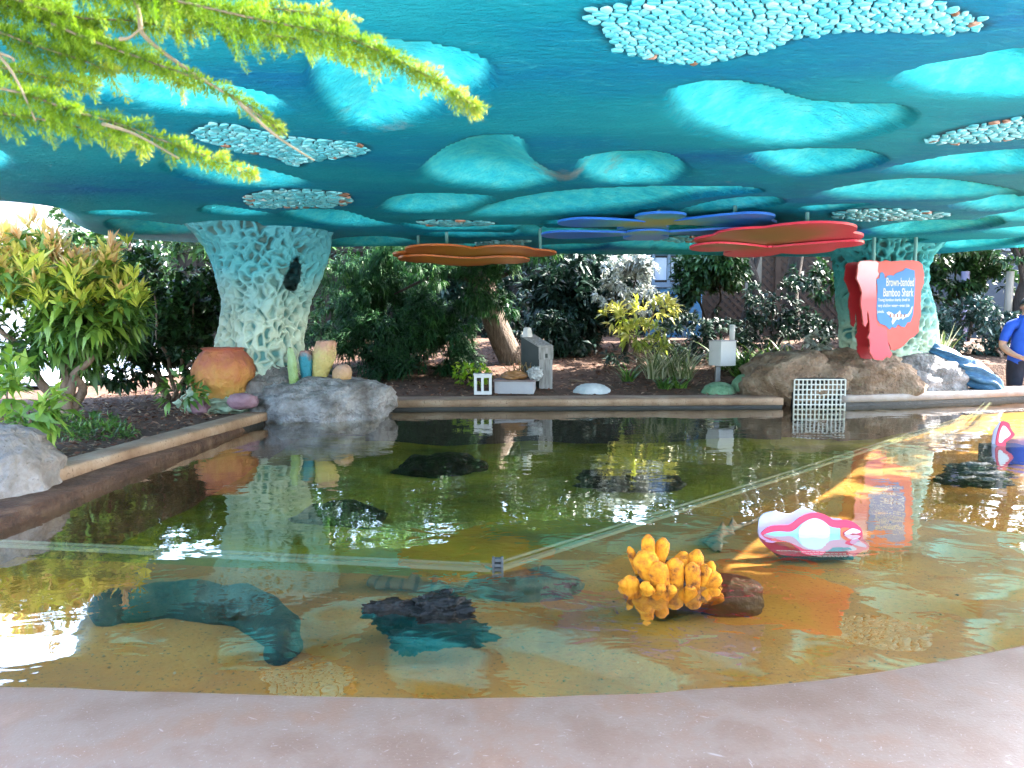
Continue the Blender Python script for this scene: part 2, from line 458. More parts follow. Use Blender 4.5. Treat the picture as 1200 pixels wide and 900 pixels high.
DIV = [Vector((-2.66, 3.30, 0)), Vector((-0.06, 2.90, 0)), Vector((4.80, 7.83, 0)), Vector((5.6, 8.94, 0))]
n1 = Vector((0.155, 0.99, 0)) * 0.22; n2 = Vector((-0.71, 0.70, 0)) * 0.26
shelf = [DIV[0] + n1, DIV[1] + Vector((-0.09, 0.26, 0)), DIV[2] + n2, Vector((5.3, 8.95, 0))]
SH = 0.36
outer = [Vector((7.3, 9.6, 0)), Vector((7.3, 1.2, 0)), Vector((-2.9, 1.2, 0))]
b = MB()
b.prism([Vector((p.x, p.y, SH)) for p in (shelf + [Vector((5.4, 9.3, 0))] + outer + [Vector((-2.9, 3.5, 0))])], (0, 0, -0.35))
tag(b.build('pool_floor_shallow', M_SAND), kind='structure')
gxx = np.arange(-3.0, 6.01, 0.1); gyy = np.arange(2.6, 9.21, 0.1)
dv = np.array([(x, y, 0.15 + 0.07 * noise.noise(Vector((x * 0.7, y * 0.7, 3.1))) + 0.04 * noise.noise(Vector((x * 2.2, y * 2.2, 5.1)))) for y in gyy for x in gxx])
di = np.arange(len(dv)).reshape(len(gyy), len(gxx))
tag(np_mesh('pool_floor_deep', dv, np.stack([di[:-1, :-1], di[:-1, 1:], di[1:, 1:], di[1:, :-1]], -1).reshape(-1, 4), M_ALGAE), kind='structure')
wp = [Vector((-2.75, 1.6, 0)), Vector((-2.7, 4.0, 0)), Vector((-2.4, 6.95, 0)), Vector((-2.5, 8.1, 0)), Vector((-0.4, 8.2, 0)), Vector((3.0, 8.4, 0)), Vector((3.0, 8.9, 0)), Vector((4.6, 8.9, 0)), Vector((5.8, 9.1, 0)), Vector((7.2, 9.62, 0)), Vector((7.2, 1.6, 0))]
flat_poly('water', wp, M_WATER, WZ)

def offset_line(pts, d):
    out = []
    for i, p in enumerate(pts):
        a = pts[max(i - 1, 0)]; c = pts[min(i + 1, len(pts) - 1)]
        t = (c - a).normalized(); out.append(p + Vector((-t.y, t.x, 0)) * d)
    return out

def band(bm_, inner, outer_, z0, z1, bev=0.015, mi=0):
    """solid band between two plan lines, with a softened upper edge on both sides"""
    n = len(inner); vs, fs = [], []
    for i in range(n):
        a, c = inner[i], outer_[i]; t = (c - a).normalized() * bev
        wob = 0.004 * noise.noise(Vector((a.x * 6, a.y * 6, 1.0)))
        sec = [Vector((a.x, a.y, z0)), Vector((a.x, a.y, z1 - bev + wob)), Vector((a.x + t.x * .3, a.y + t.y * .3, z1 - bev * .3 + wob)), Vector((a.x + t.x, a.y + t.y, z1 + wob)),
               Vector((c.x - t.x, c.y - t.y, z1)), Vector((c.x - t.x * .3, c.y - t.y * .3, z1 - bev * .3)), Vector((c.x, c.y, z1 - bev)), Vector((c.x, c.y, z0))]
        vs += sec
    k = 8
    for i in range(n - 1):
        for j in range(k):
            j2 = (j + 1) % k
            fs.append((i * k + j, i * k + j2, (i + 1) * k + j2, (i + 1) * k + j))
    fs.append(tuple(range(k - 1, -1, -1))); fs.append(tuple((n - 1) * k + j for j in range(k)))
    bm_.add(vs, fs, mi)

def curb(name, label, inner, width, side, ztop, mat, thick=0.075, loc=None):
    t = thing(name, label, 'pool edge', (inner[0].x, inner[0].y, 0))
    inn = smooth_line(inner, 6)
    out_ = offset_line(inn, side * width)
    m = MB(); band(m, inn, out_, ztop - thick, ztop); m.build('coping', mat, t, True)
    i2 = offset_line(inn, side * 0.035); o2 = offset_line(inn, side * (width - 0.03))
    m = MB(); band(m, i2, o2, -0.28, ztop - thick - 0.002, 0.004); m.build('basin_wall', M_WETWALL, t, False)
    return t

# near ledge: wide pinkish slab
t = thing('pool_ledge', 'wide pinkish stone ledge curving along the near side of the pool', 'pool edge', (0, 1.4, 0))
out_ = offset_line(near_in, -0.66)
m = MB(); band(m, near_in, out_, 0.50, 0.58, 0.03); m.build('coping', M_COPE, t, True)
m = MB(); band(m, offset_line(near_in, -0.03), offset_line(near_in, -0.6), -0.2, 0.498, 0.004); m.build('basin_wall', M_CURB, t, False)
# scratches and scuffs on the ledge: pale stretched streaks in the stone itself
nt_ = M_COPE.node_tree; bs_ = nt_.nodes['Principled BSDF']
src_ = bs_.inputs['Base Color'].links[0].from_socket
for rot_, sc_, thr_ in ((0.5, (14, 80, 1), 0.745), (1.9, (22, 110, 1), 0.745), (-0.35, (30, 150, 1), 0.74)):
    tc_ = N(nt_, 'ShaderNodeTexCoord'); mp_ = N(nt_, 'ShaderNodeMapping'); mp_.inputs['Scale'].default_value = sc_
    ro_ = N(nt_, 'ShaderNodeVectorRotate', rotation_type='Z_AXIS'); ro_.inputs['Angle'].default_value = rot_
    wp_ = N(nt_, 'ShaderNodeTexNoise', Scale=3.0, Detail=2.0); ad_ = N(nt_, 'ShaderNodeVectorMath', operation='MULTIPLY_ADD'); ad_.inputs[1].default_value = (0.22, 0.22, 0)
    nt_.links.new(tc_.outputs['Object'], wp_.inputs['Vector']); nt_.links.new(wp_.outputs['Color'], ad_.inputs[0]); nt_.links.new(tc_.outputs['Object'], ad_.inputs[2])
    nt_.links.new(ad_.outputs[0], ro_.inputs['Vector']); nt_.links.new(ro_.outputs[0], mp_.inputs['Vector'])
    nz_ = N(nt_, 'ShaderNodeTexNoise', Scale=1.0, Detail=1.5); nt_.links.new(mp_.outputs[0], nz_.inputs['Vector'])
    rr_ = ramp(nt_, [(thr_, (0, 0, 0, 1)), (thr_ + 0.03, (0.42, 0.42, 0.42, 1))]); nt_.links.new(nz_.outputs['Fac'], rr_.inputs[0])
    mx_ = N(nt_, 'ShaderNodeMix', data_type='RGBA'); mx_.inputs[7].default_value = (0.36, 0.32, 0.30, 1)
    nt_.links.new(rr_.outputs[0], mx_.inputs[0]); nt_.links.new(src_, mx_.inputs[6]); src_ = mx_.outputs[2]
nt_.links.new(src_, bs_.inputs['Base Color'])

curb('pool_curb', 'brown stone curb along the left side of the pool beside bark mulch', left_in[:5], 0.21, 1, 0.615, M_CURB)
curb('pool_curb', 'long straight brown curb across the back of the pool between the two rocks', back_in, 0.42, 1, 0.605, M_CURB)
curb('pool_curb', 'pale curb under the red sign reaching the person in blue', right_in, 0.40, 1, 0.625, M_CURBP)

# clear divider in the water
t = thing('pool_divider', 'clear acrylic divider standing just under the water between shallow and deep pool', 'divider', (DIV[1].x, DIV[1].y, SH))
for a, c in ((DIV[0], DIV[1]), (DIV[1], DIV[2]), (DIV[2], DIV[3])):
    d = (c - a).normalized(); s = Vector((-d.y, d.x, 0))
    a2 = a + d * 0.02; c2 = c - d * 0.02
    m = MB(); m.prism([Vector((p.x, p.y, SH - 0.01)) for p in (a2 - s * .012, c2 - s * .012, c2 + s * .012, a2 + s * .012)], (0, 0, 0.125)); pnl = m.build('acrylic_panel', M_ACRYL, t)
    m = MB()
    m.prism([Vector((p.x, p.y, 0.4805)) for p in (a2 - s * .013, c2 - s * .013, c2 + s * .013, a2 + s * .013)], (0, 0, 0.014))
    m.prism([Vector((p.x, p.y, 0.484)) for p in (a2 + s * .05, c2 + s * .05, c2 + s * .058, a2 + s * .058)], (0, 0, 0.010))
    m.build('panel_edge', M_ACRYLEDGE, pnl)
M_BRKT = pm('grey_plastic', [(0.4, (0.06, 0.06, 0.055)), (0.6, (0.10, 0.10, 0.095))], scale=10, rough=0.5)
m = MB(); m.box((DIV[1].x - 0.012, DIV[1].y, 0.508), (0.010, 0.024, 0.062), bev=0.003); m.box((DIV[1].x + 0.022, DIV[1].y, 0.508), (0.010, 0.024, 0.062), bev=0.003)
for z in (0.488, 0.508, 0.528): m.box((DIV[1].x + 0.005, DIV[1].y, z), (0.024, 0.025, 0.012))
m.build('corner_bracket', M_BRKT, t)

# ================================================================== CANOPY
CZ = 2.35
OUTL = [(-5.1, 5.6), (-4.75, 5.95), (-4.1, 6.08), (-3.86, 6.3), (-3.98, 6.75), (-4.35, 7.5), (-4.55, 8.3), (-4.35, 8.95), (-3.85, 9.3), (-3.2, 9.5), (-2.35, 9.72), (-1.3, 9.8), (-0.46, 10.3), (0.48, 10.65), (1.95, 10.95), (3.2, 11.2), (5.0, 11.2), (5.9, 10.9), (6.35, 10.3), (6.65, 9.6), (6.3, 8.7), (5.4, 7.5), (4.5, 6.1), (3.6, 4.9), (2.85, 3.7), (2.2, 2.75), (1.8, 2.2), (1.1, 1.9), (0, 1.95), (-1.2, 1.9), (-1.95, 2.05), (-2.75, 2.9), (-3.6, 4.0), (-4.5, 5.0)]
LUMPS = [
 [(362,75),(380,58),(430,50),(500,52),(560,68),(580,88),(572,106),(540,120),(500,141),(450,153),(400,148),(375,128),(362,100)],
 [(487,203),(510,180),(545,161),(590,156),(615,166),(622,185),(640,198),(660,208),(650,218),(600,226),(560,223),(510,216)],
 [(672,197),(690,184),(730,178),(780,182),(806,198),(803,210),(780,218),(710,219),(680,211)],
 [(783,115),(800,100),(850,95),(900,103),(940,118),(1000,123),(1050,125),(1071,136),(1060,150),(1010,166),(950,176),(880,176),(820,160),(790,140)],
 [(1045,96),(1075,80),(1130,68),(1215,54),(1300,60),(1300,112),(1210,119),(1150,120),(1080,114)],
 [(875,185),(920,178),(990,176),(1030,182),(1036,190),(1000,201),(940,209),(900,201)],
 [(1030,201),(1090,186),(1140,178),(1210,173),(1290,178),(1280,198),(1210,201),(1120,205)],
 [(955,229),(1000,216),(1060,208),(1120,210),(1196,225),(1180,232),(1090,237),(990,237)],
 [(444,248),(462,231),(500,226),(550,228),(580,232),(560,245),(500,252)],
 [(540,253),(600,233),(660,224),(740,220),(860,219),(892,225),(820,232),(760,244),(680,251),(600,255)],
 [(70,95),(90,87),(150,86),(240,96),(310,110),(342,125),(330,133),(270,138),(190,134),(130,121),(80,110)],
 [(189,195),(220,187),(270,190),(330,203),(367,215),(340,222),(270,221),(210,209)],
 [(-70,165),(-10,176),(16,190),(0,202),(-60,202)],
 [(124,258),(145,255),(200,261),(240,268),(255,273),(200,276),(150,274),(128,267)],
 [(326,251),(360,246),(400,248),(440,260),(470,266),(400,268),(350,261)],
 [(388,281),(430,277),(470,279),(488,285),(450,289),(392,288)],
 [(495,274),(540,271),(610,273),(600,278),(530,279)],
 [(795,247),(850,233),(905,231),(915,240),(860,250),(805,254)],
 [(1113,241),(1160,233),(1215,230),(1260,236),(1215,245),(1150,248)],
 [(1148,254),(1210,245),(1290,246),(1280,258),(1170,260)],
 [(1008,271),(1060,259),(1130,256),(1177,260),(1140,270),(1050,277)],
 [(1085,287),(1130,281),(1170,280),(1200,278),(1180,287),(1120,292)],
 [(700,286),(760,281),(860,283),(900,287),(820,292),(740,292)],
 [(600,269),(640,266),(700,268),(745,273),(690,280),(620,277)],
 [(630,288),(680,285),(720,287),(690,292),(640,293)],
 [(1150,272),(1210,265),(1290,268),(1215,277)],
 [(920,289),(980,285),(1060,286),(1090,290),(1000,295),(930,294)],
 [(640,257),(700,256),(740,259),(700,264),(645,263)],
 [(100,247),(140,245),(180,249),(155,252),(110,251)],
 [(215,262),(260,258),(310,262),(290,268),(230,268)],
 [(880,268),(930,262),(985,262),(1005,268),(950,273),(895,273)],
 [(470,262),(520,266),(600,262),(650,264),(600,268),(500,270)],
 [(760,266),(820,262),(880,265),(840,271),(780,272)],
 [(500,289),(550,286),(600,288),(570,292),(520,292)],
 [(760,290),(820,287),(900,290),(850,295),(780,294)],
 [(1000,282),(1040,279),(1085,280),(1060,285),(1015,286)],
 [(250,240),(290,246),(320,252),(280,254),(235,248)],
 [(1180,290),(1230,283),(1260,286),(1210,292)],
 [(940,243),(985,240),(1020,240),(980,247),(945,249)],
]
MOSAICS = [
 ([(680,20),(690,8),(740,2),(800,-12),(900,-24),(1050,-14),(1120,6),(1160,24),(1150,35),(1100,39),(1000,37),(940,45),(900,58),(850,71),(800,75),(750,66),(720,58),(700,36)], 0.031),
 ([(222,158),(240,145),(280,146),(330,158),(380,162),(430,168),(428,180),(400,185),(370,188),(350,195),(320,185),(270,175)], 0.040),
 ([(285,233),(300,224),(350,221),(400,225),(413,233),(395,242),(330,243),(295,242)], 0.055),
 ([(1085,163),(1120,150),(1210,134),(1300,128),(1300,150),(1210,161),(1140,167),(1100,168)], 0.042),
 ([(973,252),(990,246),(1040,244),(1112,249),(1090,256),(1000,258)], 0.07),
 ([(490,258),(530,257),(582,260),(560,264),(500,263)], 0.08),
 ([(556,286),(575,282),(619,281),(612,286),(580,289)], 0.09),
 ([(300,275),(330,270),(380,271),(376,277),(330,279)], 0.07),
 ([(764,280),(800,276),(826,279),(800,283)], 0.09),
]

def plan(poly, z=CZ, n=4):
    return np.array([(p.x, p.y) for p in smooth_poly([at_z(x, y, z) for x, y in poly], n)])

def sdist(P, poly):
    """signed distance (inside positive) of points to a closed plan polygon"""
    d = np.full(len(P), 1e9); ins = np.zeros(len(P), bool); m = len(poly)
    for i in range(m):
        a, c = poly[i], poly[(i + 1) % m]
        e = c - a; w = P - a
        t = np.clip((w @ e) / max(e @ e, 1e-12), 0, 1)
        d = np.minimum(d, np.hypot(*(w - t[:, None] * e).T))
        cr = ((a[1] > P[:, 1]) != (c[1] > P[:, 1]))
        with np.errstate(divide='ignore', invalid='ignore'):
            xi = a[0] + (P[:, 1] - a[1]) / (c[1] - a[1]) * e[0]
        ins ^= cr & (P[:, 0] < xi)
    return np.where(ins, d, -d)

cx = axis([(-8, -5, 0.12), (-5, 7, 0.03), (7, 9.3, 0.1)])
cy = axis([(0.9, 1.9, 0.07), (1.9, 5.0, 0.022), (5.0, 11.4, 0.032)])
GX, GY = np.meshgrid(cx, cy)
P2 = np.stack([GX.ravel(), GY.ravel()], 1)
outline = np.array([(p.x, p.y) for p in smooth_poly([Vector((x, y, 0)) for x, y in OUTL], 5)])
sdo = sdist(P2, outline)
Z = np.zeros(len(P2)); paint = np.zeros(len(P2)); grout = np.zeros(len(P2))
sm = lambda a, lo, hi: (lambda t: t * t * (3 - 2 * t))(np.clip((a - lo) / (hi - lo), 0, 1))
for poly in LUMPS:
    pl = plan(poly)
    lo, hi = pl.min(0) - 0.3, pl.max(0) + 0.3
    w = np.where((P2 >= lo).all(1) & (P2 <= hi).all(1))[0]
    if len(w) == 0: continue
    sd = sdist(P2[w], pl)
    mx = max(sd.max(), 0.05)
    tt = np.clip((P2[w, 1] - pl[:, 1].min()) / (np.ptp(pl[:, 1]) + 1e-6), 0, 1)
    wid = mx * (0.55 + 0.5 * tt)
    q = np.clip(sd / wid, 0, 1)
    dome = np.sqrt(np.clip(1 - (1 - q) ** 2, 0, 1)) * (1 - tt) + (q * q * (3 - 2 * q)) * tt
    D = min(0.155, 0.38 * mx + 0.02)
    Z[w] = np.maximum(Z[w], D * dome)
    paint[w] = np.maximum(paint[w], sm(sd, -0.01, 0.02 + 0.45 * mx * tt))
mos_plans = []
for poly, s in MOSAICS:
    pl = plan(poly); mos_plans.append((pl, s))
    lo, hi = pl.min(0) - 0.3, pl.max(0) + 0.3
    w = np.where((P2 >= lo).all(1) & (P2 <= hi).all(1))[0]
    sd = sdist(P2[w], pl)
    grout[w] = np.maximum(grout[w], sm(sd, -0.02, 0.02))
Z = Z * sm(sdo, 0.15, 0.45)
RC = 0.26
s_ = np.clip(sdo, 0, RC)
Z = Z + RC - np.sqrt(np.clip(RC ** 2 - (RC - s_) ** 2, 0, None))
# slow sag of the plaster
Z = Z + 0.012 * np.sin(P2[:, 0] * 1.7 + 0.6 * P2[:, 1]) * np.sin(P2[:, 1] * 1.1) * (1 - paint) * (1 - grout)
# snap the outer vertices onto the outline
gr = 0.004
gxn = (sdist(P2 + [gr, 0], outline) - sdo) / gr; gyn = (sdist(P2 + [0, gr], outline) - sdo) / gr
outside = (sdo < 0) & (sdo > -0.09)
PX = P2.copy()
PX[outside] -= np.stack([gxn, gyn], 1)[outside] * sdo[outside][:, None]
V = np.column_stack([PX, CZ + Z])
idx = np.arange(len(V)).reshape(GX.shape)
Q = np.stack([idx[:-1, :-1], idx[:-1, 1:], idx[1:, 1:], idx[1:, :-1]], -1).reshape(-1, 4)
keep = (sdo[Q] > -0.09).all(1) & (sdo[Q] > 0).any(1)
Q = Q[keep]
used = np.unique(Q); remap = -np.ones(len(V), int); remap[used] = np.arange(len(used))

def canopy_material():
    m, nt, b, out = new_mat('turquoise_plaster')
    L = nt.links.new
    tc = N(nt, 'ShaderNodeTexCoord')
    mp = N(nt, 'ShaderNodeMapping'); mp.inputs['Scale'].default_value = (0.55, 1.3, 1.0); mp.inputs['Rotation'].default_value = (0, 0, -0.35)
    L(tc.outputs['Object'], mp.inputs[0])
    big = N(nt, 'ShaderNodeTexNoise', Scale=0.75, Detail=5.0, Roughness=0.55); L(mp.outputs[0], big.inputs['Vector'])
    r1 = ramp(nt, [(0.30, (0.002, 0.115, 0.33, 1)), (0.41, (0.002, 0.185, 0.33, 1)), (0.52, (0.003, 0.235, 0.325, 1)), (0.68, (0.014, 0.32, 0.385, 1))])
    L(big.outputs['Fac'], r1.inputs[0])
    st = N(nt, 'ShaderNodeTexNoise', Scale=16.0, Detail=6.0, Roughness=0.7, Distortion=0.8); L(mp.outputs[0], st.inputs['Vector'])
    r2 = ramp(nt, [(0.56, (0, 0, 0, 1)), (0.74, (1, 1, 1, 1))]); L(st.outputs['Fac'], r2.inputs[0])
    m1 = N(nt, 'ShaderNodeMix', data_type='RGBA'); m1.inputs[7].default_value = (0.04, 0.36, 0.46, 1)
    sc = N(nt, 'ShaderNodeMath', operation='MULTIPLY'); sc.inputs[1].default_value = 0.85
    L(r2.outputs[0], sc.inputs[0]); L(sc.outputs[0], m1.inputs[0]); L(r1.outputs[0], m1.inputs[6])
    pa = N(nt, 'ShaderNodeAttribute', attribute_name='paint')
    lump = ramp(nt, [(0.35, (0.025, 0.64, 0.84, 1)), (0.5, (0.055, 0.76, 0.90, 1)), (0.68, (0.14, 0.85, 0.93, 1))])
    n3 = N(nt, 'ShaderNodeTexNoise', Scale=9.0, Detail=8.0, Roughness=0.7); L(tc.outputs['Object'], n3.inputs['Vector'])
    L(n3.outputs['Fac'], lump.inputs[0])
    # ragged brush edge of the bright paint
    ad = N(nt, 'ShaderNodeMath', operation='MULTIPLY_ADD'); ad.inputs[1].default_value = 0.5; ad.inputs[2].default_value = -0.25
    L(st.outputs['Fac'], ad.inputs[0])
    am = N(nt, 'ShaderNodeMath', operation='ADD', use_clamp=True); L(pa.outputs['Fac'], am.inputs[0]); L(ad.outputs[0], am.inputs[1])
    pw = ramp(nt, [(0.12, (0, 0, 0, 1)), (0.80, (1, 1, 1, 1))]); L(am.outputs[0], pw.inputs[0])
    m2 = N(nt, 'ShaderNodeMix', data_type='RGBA'); L(pw.outputs[0], m2.inputs[0]); L(m1.outputs[2], m2.inputs[6]); L(lump.outputs[0], m2.inputs[7])
    # worn pinkish plaster where the paint has gone
    n6 = N(nt, 'ShaderNodeTexNoise', Scale=0.9, Detail=9.0, Roughness=0.68); L(tc.outputs['Object'], n6.inputs['Vector'])
    rw = ramp(nt, [(0.645, (0, 0, 0, 1)), (0.73, (0.75, 0.75, 0.75, 1))]); L(n6.outputs['Fac'], rw.inputs[0])
    mw = N(nt, 'ShaderNodeMix', data_type='RGBA'); mw.inputs[7].default_value = (0.30, 0.30, 0.28, 1); L(rw.outputs[0], mw.inputs[0]); L(m2.outputs[2], mw.inputs[6])
    ga = N(nt, 'ShaderNodeAttribute', attribute_name='grout')
    m3 = N(nt, 'ShaderNodeMix', data_type='RGBA'); m3.inputs[7].default_value = (0.004, 0.055, 0.085, 1)
    L(ga.outputs['Fac'], m3.inputs[0]); L(mw.outputs[2], m3.inputs[6])
    L(m3.outputs[2], b.inputs['Base Color'])
    b.inputs['Roughness'].default_value = 0.6; b.inputs['Specular IOR Level'].default_value = 0.08
    n4 = N(nt, 'ShaderNodeTexNoise', Scale=24.0, Detail=7.0, Roughness=0.65); L(mp.outputs[0], n4.inputs['Vector'])
    bp = N(nt, 'ShaderNodeBump', Strength=1.0, Distance=0.045); L(n4.outputs['Fac'], bp.inputs['Height'])
    n5 = N(nt, 'ShaderNodeTexNoise', Scale=75.0, Detail=5.0, Roughness=0.65); L(mp.outputs[0], n5.inputs['Vector'])
    bp2 = N(nt, 'ShaderNodeBump', Strength=0.8, Distance=0.012); L(n5.outputs['Fac'], bp2.inputs['Height']); L(bp.outputs[0], bp2.inputs['Normal']); L(bp2.outputs[0], b.inputs['Normal'])
    return m
M_CANOPY = canopy_material()
canopy = thing('canopy', 'wide turquoise canopy with scooped bright hollows and pebble patches underneath', 'canopy', (0, 6, CZ))
ceiling = np_mesh('underside', V[used], remap[Q][:, ::-1], M_CANOPY, canopy, True, {'paint': paint[used], 'grout': grout[used]})
# the upper skin of the canopy
ol = np.array([(p.x, p.y) for p in smooth_poly([Vector((x, y, 0)) for x, y in OUTL], 3)])
cen = Vector((1.2, 6.0, 0))
m = MB(); rings = []
for k, (f, dz) in enumerate([(1.0, RC + 0.005), (0.96, RC + 0.12), (0.6, RC + 0.30), (0.2, RC + 0.36)]):
    rings.append([(cen.x + (x - cen.x) * f, cen.y + (y - cen.y) * f, CZ + dz) for x, y in ol])
vs = [p for r in rings for p in r] + [(cen.x, cen.y, CZ + RC + 0.37)]
k = len(ol); fs = []
for i in range(3):
    for j in range(k):
        fs.append((i * k + j, i * k + (j + 1) % k, (i + 1) * k + (j + 1) % k, (i + 1) * k + j))
for j in range(k): fs.append((3 * k + j, 3 * k + (j + 1) % k, len(vs) - 1))
m.add(vs, fs); m.build('roof_skin', M_CANOPY, canopy, True)

# pebble mosaic: every pebble a small cut cell pressed into the grout
def pebble_material():
    m, nt, b, out = new_mat('mosaic_pebble')
    at = N(nt, 'ShaderNodeAttribute', attribute_name='tint')
    r = ramp(nt, [(0.0, (0.10, 0.045, 0.02, 1)), (0.06, (0.30, 0.18, 0.12, 1)), (0.09, (0.03, 0.27, 0.34, 1)), (0.45, (0.07, 0.38, 0.45, 1)), (0.8, (0.20, 0.46, 0.50, 1)), (1.0, (0.48, 0.55, 0.55, 1))])
    nt.links.new(at.outputs['Fac'], r.inputs[0]); nt.links.new(r.outputs[0], b.inputs['Base Color'])
    b.inputs['Roughness'].default_value = 0.35
    return m
M_PEBBLE = pebble_material()
def clip_half(poly, n, d):
    out = []
    for i in range(len(poly)):
        a, c = poly[i - 1], poly[i]
        da, dc = a[0] * n[0] + a[1] * n[1] - d, c[0] * n[0] + c[1] * n[1] - d
        if da <= 0 < dc or dc <= 0 < da:
            t = da / (da - dc); out.append((a[0] + (c[0] - a[0]) * t, a[1] + (c[1] - a[1]) * t))
        if dc <= 0: out.append(c)
    return out
for mi_, (pl, s) in enumerate(mos_plans):
    lo, hi = pl.min(0), pl.max(0)
    pts = []
    r_ = 0; y = lo[1] - s
    while y < hi[1] + s:
        x = lo[0] - s + (r_ % 2) * s * 0.72
        while x < hi[0] + s:
            pts.append((x + random.uniform(-.5, .5) * s, y + random.uniform(-.34, .34) * s)); x += s * 1.45
        y += s * 0.82; r_ += 1
    pts = np.array(pts)
    sd = sdist(pts, pl)
    vs, fs, tint = [], [], []
    rust = random.random() * 0 + (0.35 if mi_ in (2, 7) else 0.03)
    for i in np.where(sd > s * 0.2)[0]:
        p = pts[i]; dd = pts - p; dist = np.hypot(dd[:, 0], dd[:, 1])
        nb = np.where((dist < s * 3.0) & (dist > 1e-9))[0]
        cell = [(-1.4 * s, -s), (1.4 * s, -s), (1.4 * s, s), (-1.4 * s, s)]
        for j in nb:
            n_ = dd[j] / dist[j]; cell = clip_half(cell, n_, dist[j] / 2 - s * 0.10)
            if len(cell) < 3: break
        if len(cell) < 3: continue
        ch = []
        for k in range(len(cell)):
            a, c = cell[k], cell[(k + 1) % len(cell)]
            ch += [(a[0] * .83 + c[0] * .17, a[1] * .83 + c[1] * .17), (a[0] * .17 + c[0] * .83, a[1] * .17 + c[1] * .83)]
        bse = len(vs); k = len(ch); hgt = 0.006 + s * random.uniform(0.12, 0.22)
        tz = Vector((random.uniform(-.12, .12), random.uniform(-.12, .12)))
        for (sc_, hz) in ((1.0, 0.0), (0.97, hgt * 0.6), (0.86, hgt * 0.9), (0.5, hgt * 1.0)):
            for q in ch: vs.append((p[0] + q[0] * sc_, p[1] + q[1] * sc_, CZ + 0.003 - hz + (tz.x * q[0] + tz.y * q[1]) * (hz > 0)))
        for l in range(3):
            for a in range(k): fs.append((bse + l * k + a, bse + l * k + (a + 1) % k, bse + (l + 1) * k + (a + 1) % k, bse + (l + 1) * k + a))
        fs.append(tuple(bse + 3 * k + a for a in range(k)))
        edge = sd[i] < s * 1.3 and random.random() < (0.05 + rust)
        tv = random.uniform(0, 0.05) if edge else min(1, max(0.1, random.gauss(0.40, 0.17)))
        tint += [tv] * (4 * k)
    me = bpy.data.meshes.new('pebble_mosaic'); me.from_pydata(vs, [], fs)
    a = me.attributes.new('tint', 'FLOAT', 'POINT'); a.data.foreach_set('value', np.array(tint, dtype=np.float32))
    bm = bmesh.new(); bm.from_mesh(me); bmesh.ops.recalc_face_normals(bm, faces=bm.faces); bm.to_mesh(me); bm.free()
    link_mesh('pebble_mosaic', me, M_PEBBLE, canopy, True)

# ------------------------------------------------------------------ coral columns
def column_material(name, top, mid, low, crev, z0, z1):
    m, nt, b, out = new_mat(name); L = nt.links.new
    tc = N(nt, 'ShaderNodeTexCoord'); sx = N(nt, 'ShaderNodeSeparateXYZ'); L(tc.outputs['Object'], sx.inputs[0])
    nz = N(nt, 'ShaderNodeTexNoise', Scale=3.0, Detail=6.0); L(tc.outputs['Object'], nz.inputs['Vector'])
    mr = N(nt, 'ShaderNodeMapRange'); mr.inputs[1].default_value, mr.inputs[2].default_value = z0, z1
    L(sx.outputs['Z'], mr.inputs[0])
    ad = N(nt, 'ShaderNodeMath', operation='MULTIPLY_ADD'); ad.inputs[1].default_value = 0.5; L(nz.outputs['Fac'], ad.inputs[0])
    sb = N(nt, 'ShaderNodeMath', operation='SUBTRACT'); L(mr.outputs[0], sb.inputs[0]); sb.inputs[1].default_value = 0.25
    L(sb.outputs[0], ad.inputs[2])
    low, mid, top, crev = [[x * 1.0 for x in q[:3]] for q in (low, mid, top, crev)]
    r = ramp(nt, [(0.05, c4(low)), (0.45, c4(mid)), (0.85, c4(top))]); L(ad.outputs[0], r.inputs[0])
    at = N(nt, 'ShaderNodeAttribute', attribute_name='ridge')
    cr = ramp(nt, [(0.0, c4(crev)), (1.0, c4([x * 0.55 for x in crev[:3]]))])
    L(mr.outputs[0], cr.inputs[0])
    fr = ramp(nt, [(0.05, (1, 1, 1, 1)), (0.5, (0, 0, 0, 1))]); L(at.outputs['Fac'], fr.inputs[0])
    mx = N(nt, 'ShaderNodeMix', data_type='RGBA'); L(fr.outputs[0], mx.inputs[0]); L(r.outputs[0], mx.inputs[6]); L(cr.outputs[0], mx.inputs[7])
    L(mx.outputs[2], b.inputs['Base Color']); b.inputs['Roughness'].default_value = 0.75
    n2 = N(nt, 'ShaderNodeTexNoise', Scale=40.0, Detail=5.0); L(tc.outputs['Object'], n2.inputs['Vector'])
    bp = N(nt, 'ShaderNodeBump', Strength=0.35, Distance=0.01); L(n2.outputs['Fac'], bp.inputs['Height']); L(bp.outputs[0], b.inputs['Normal'])
    return m

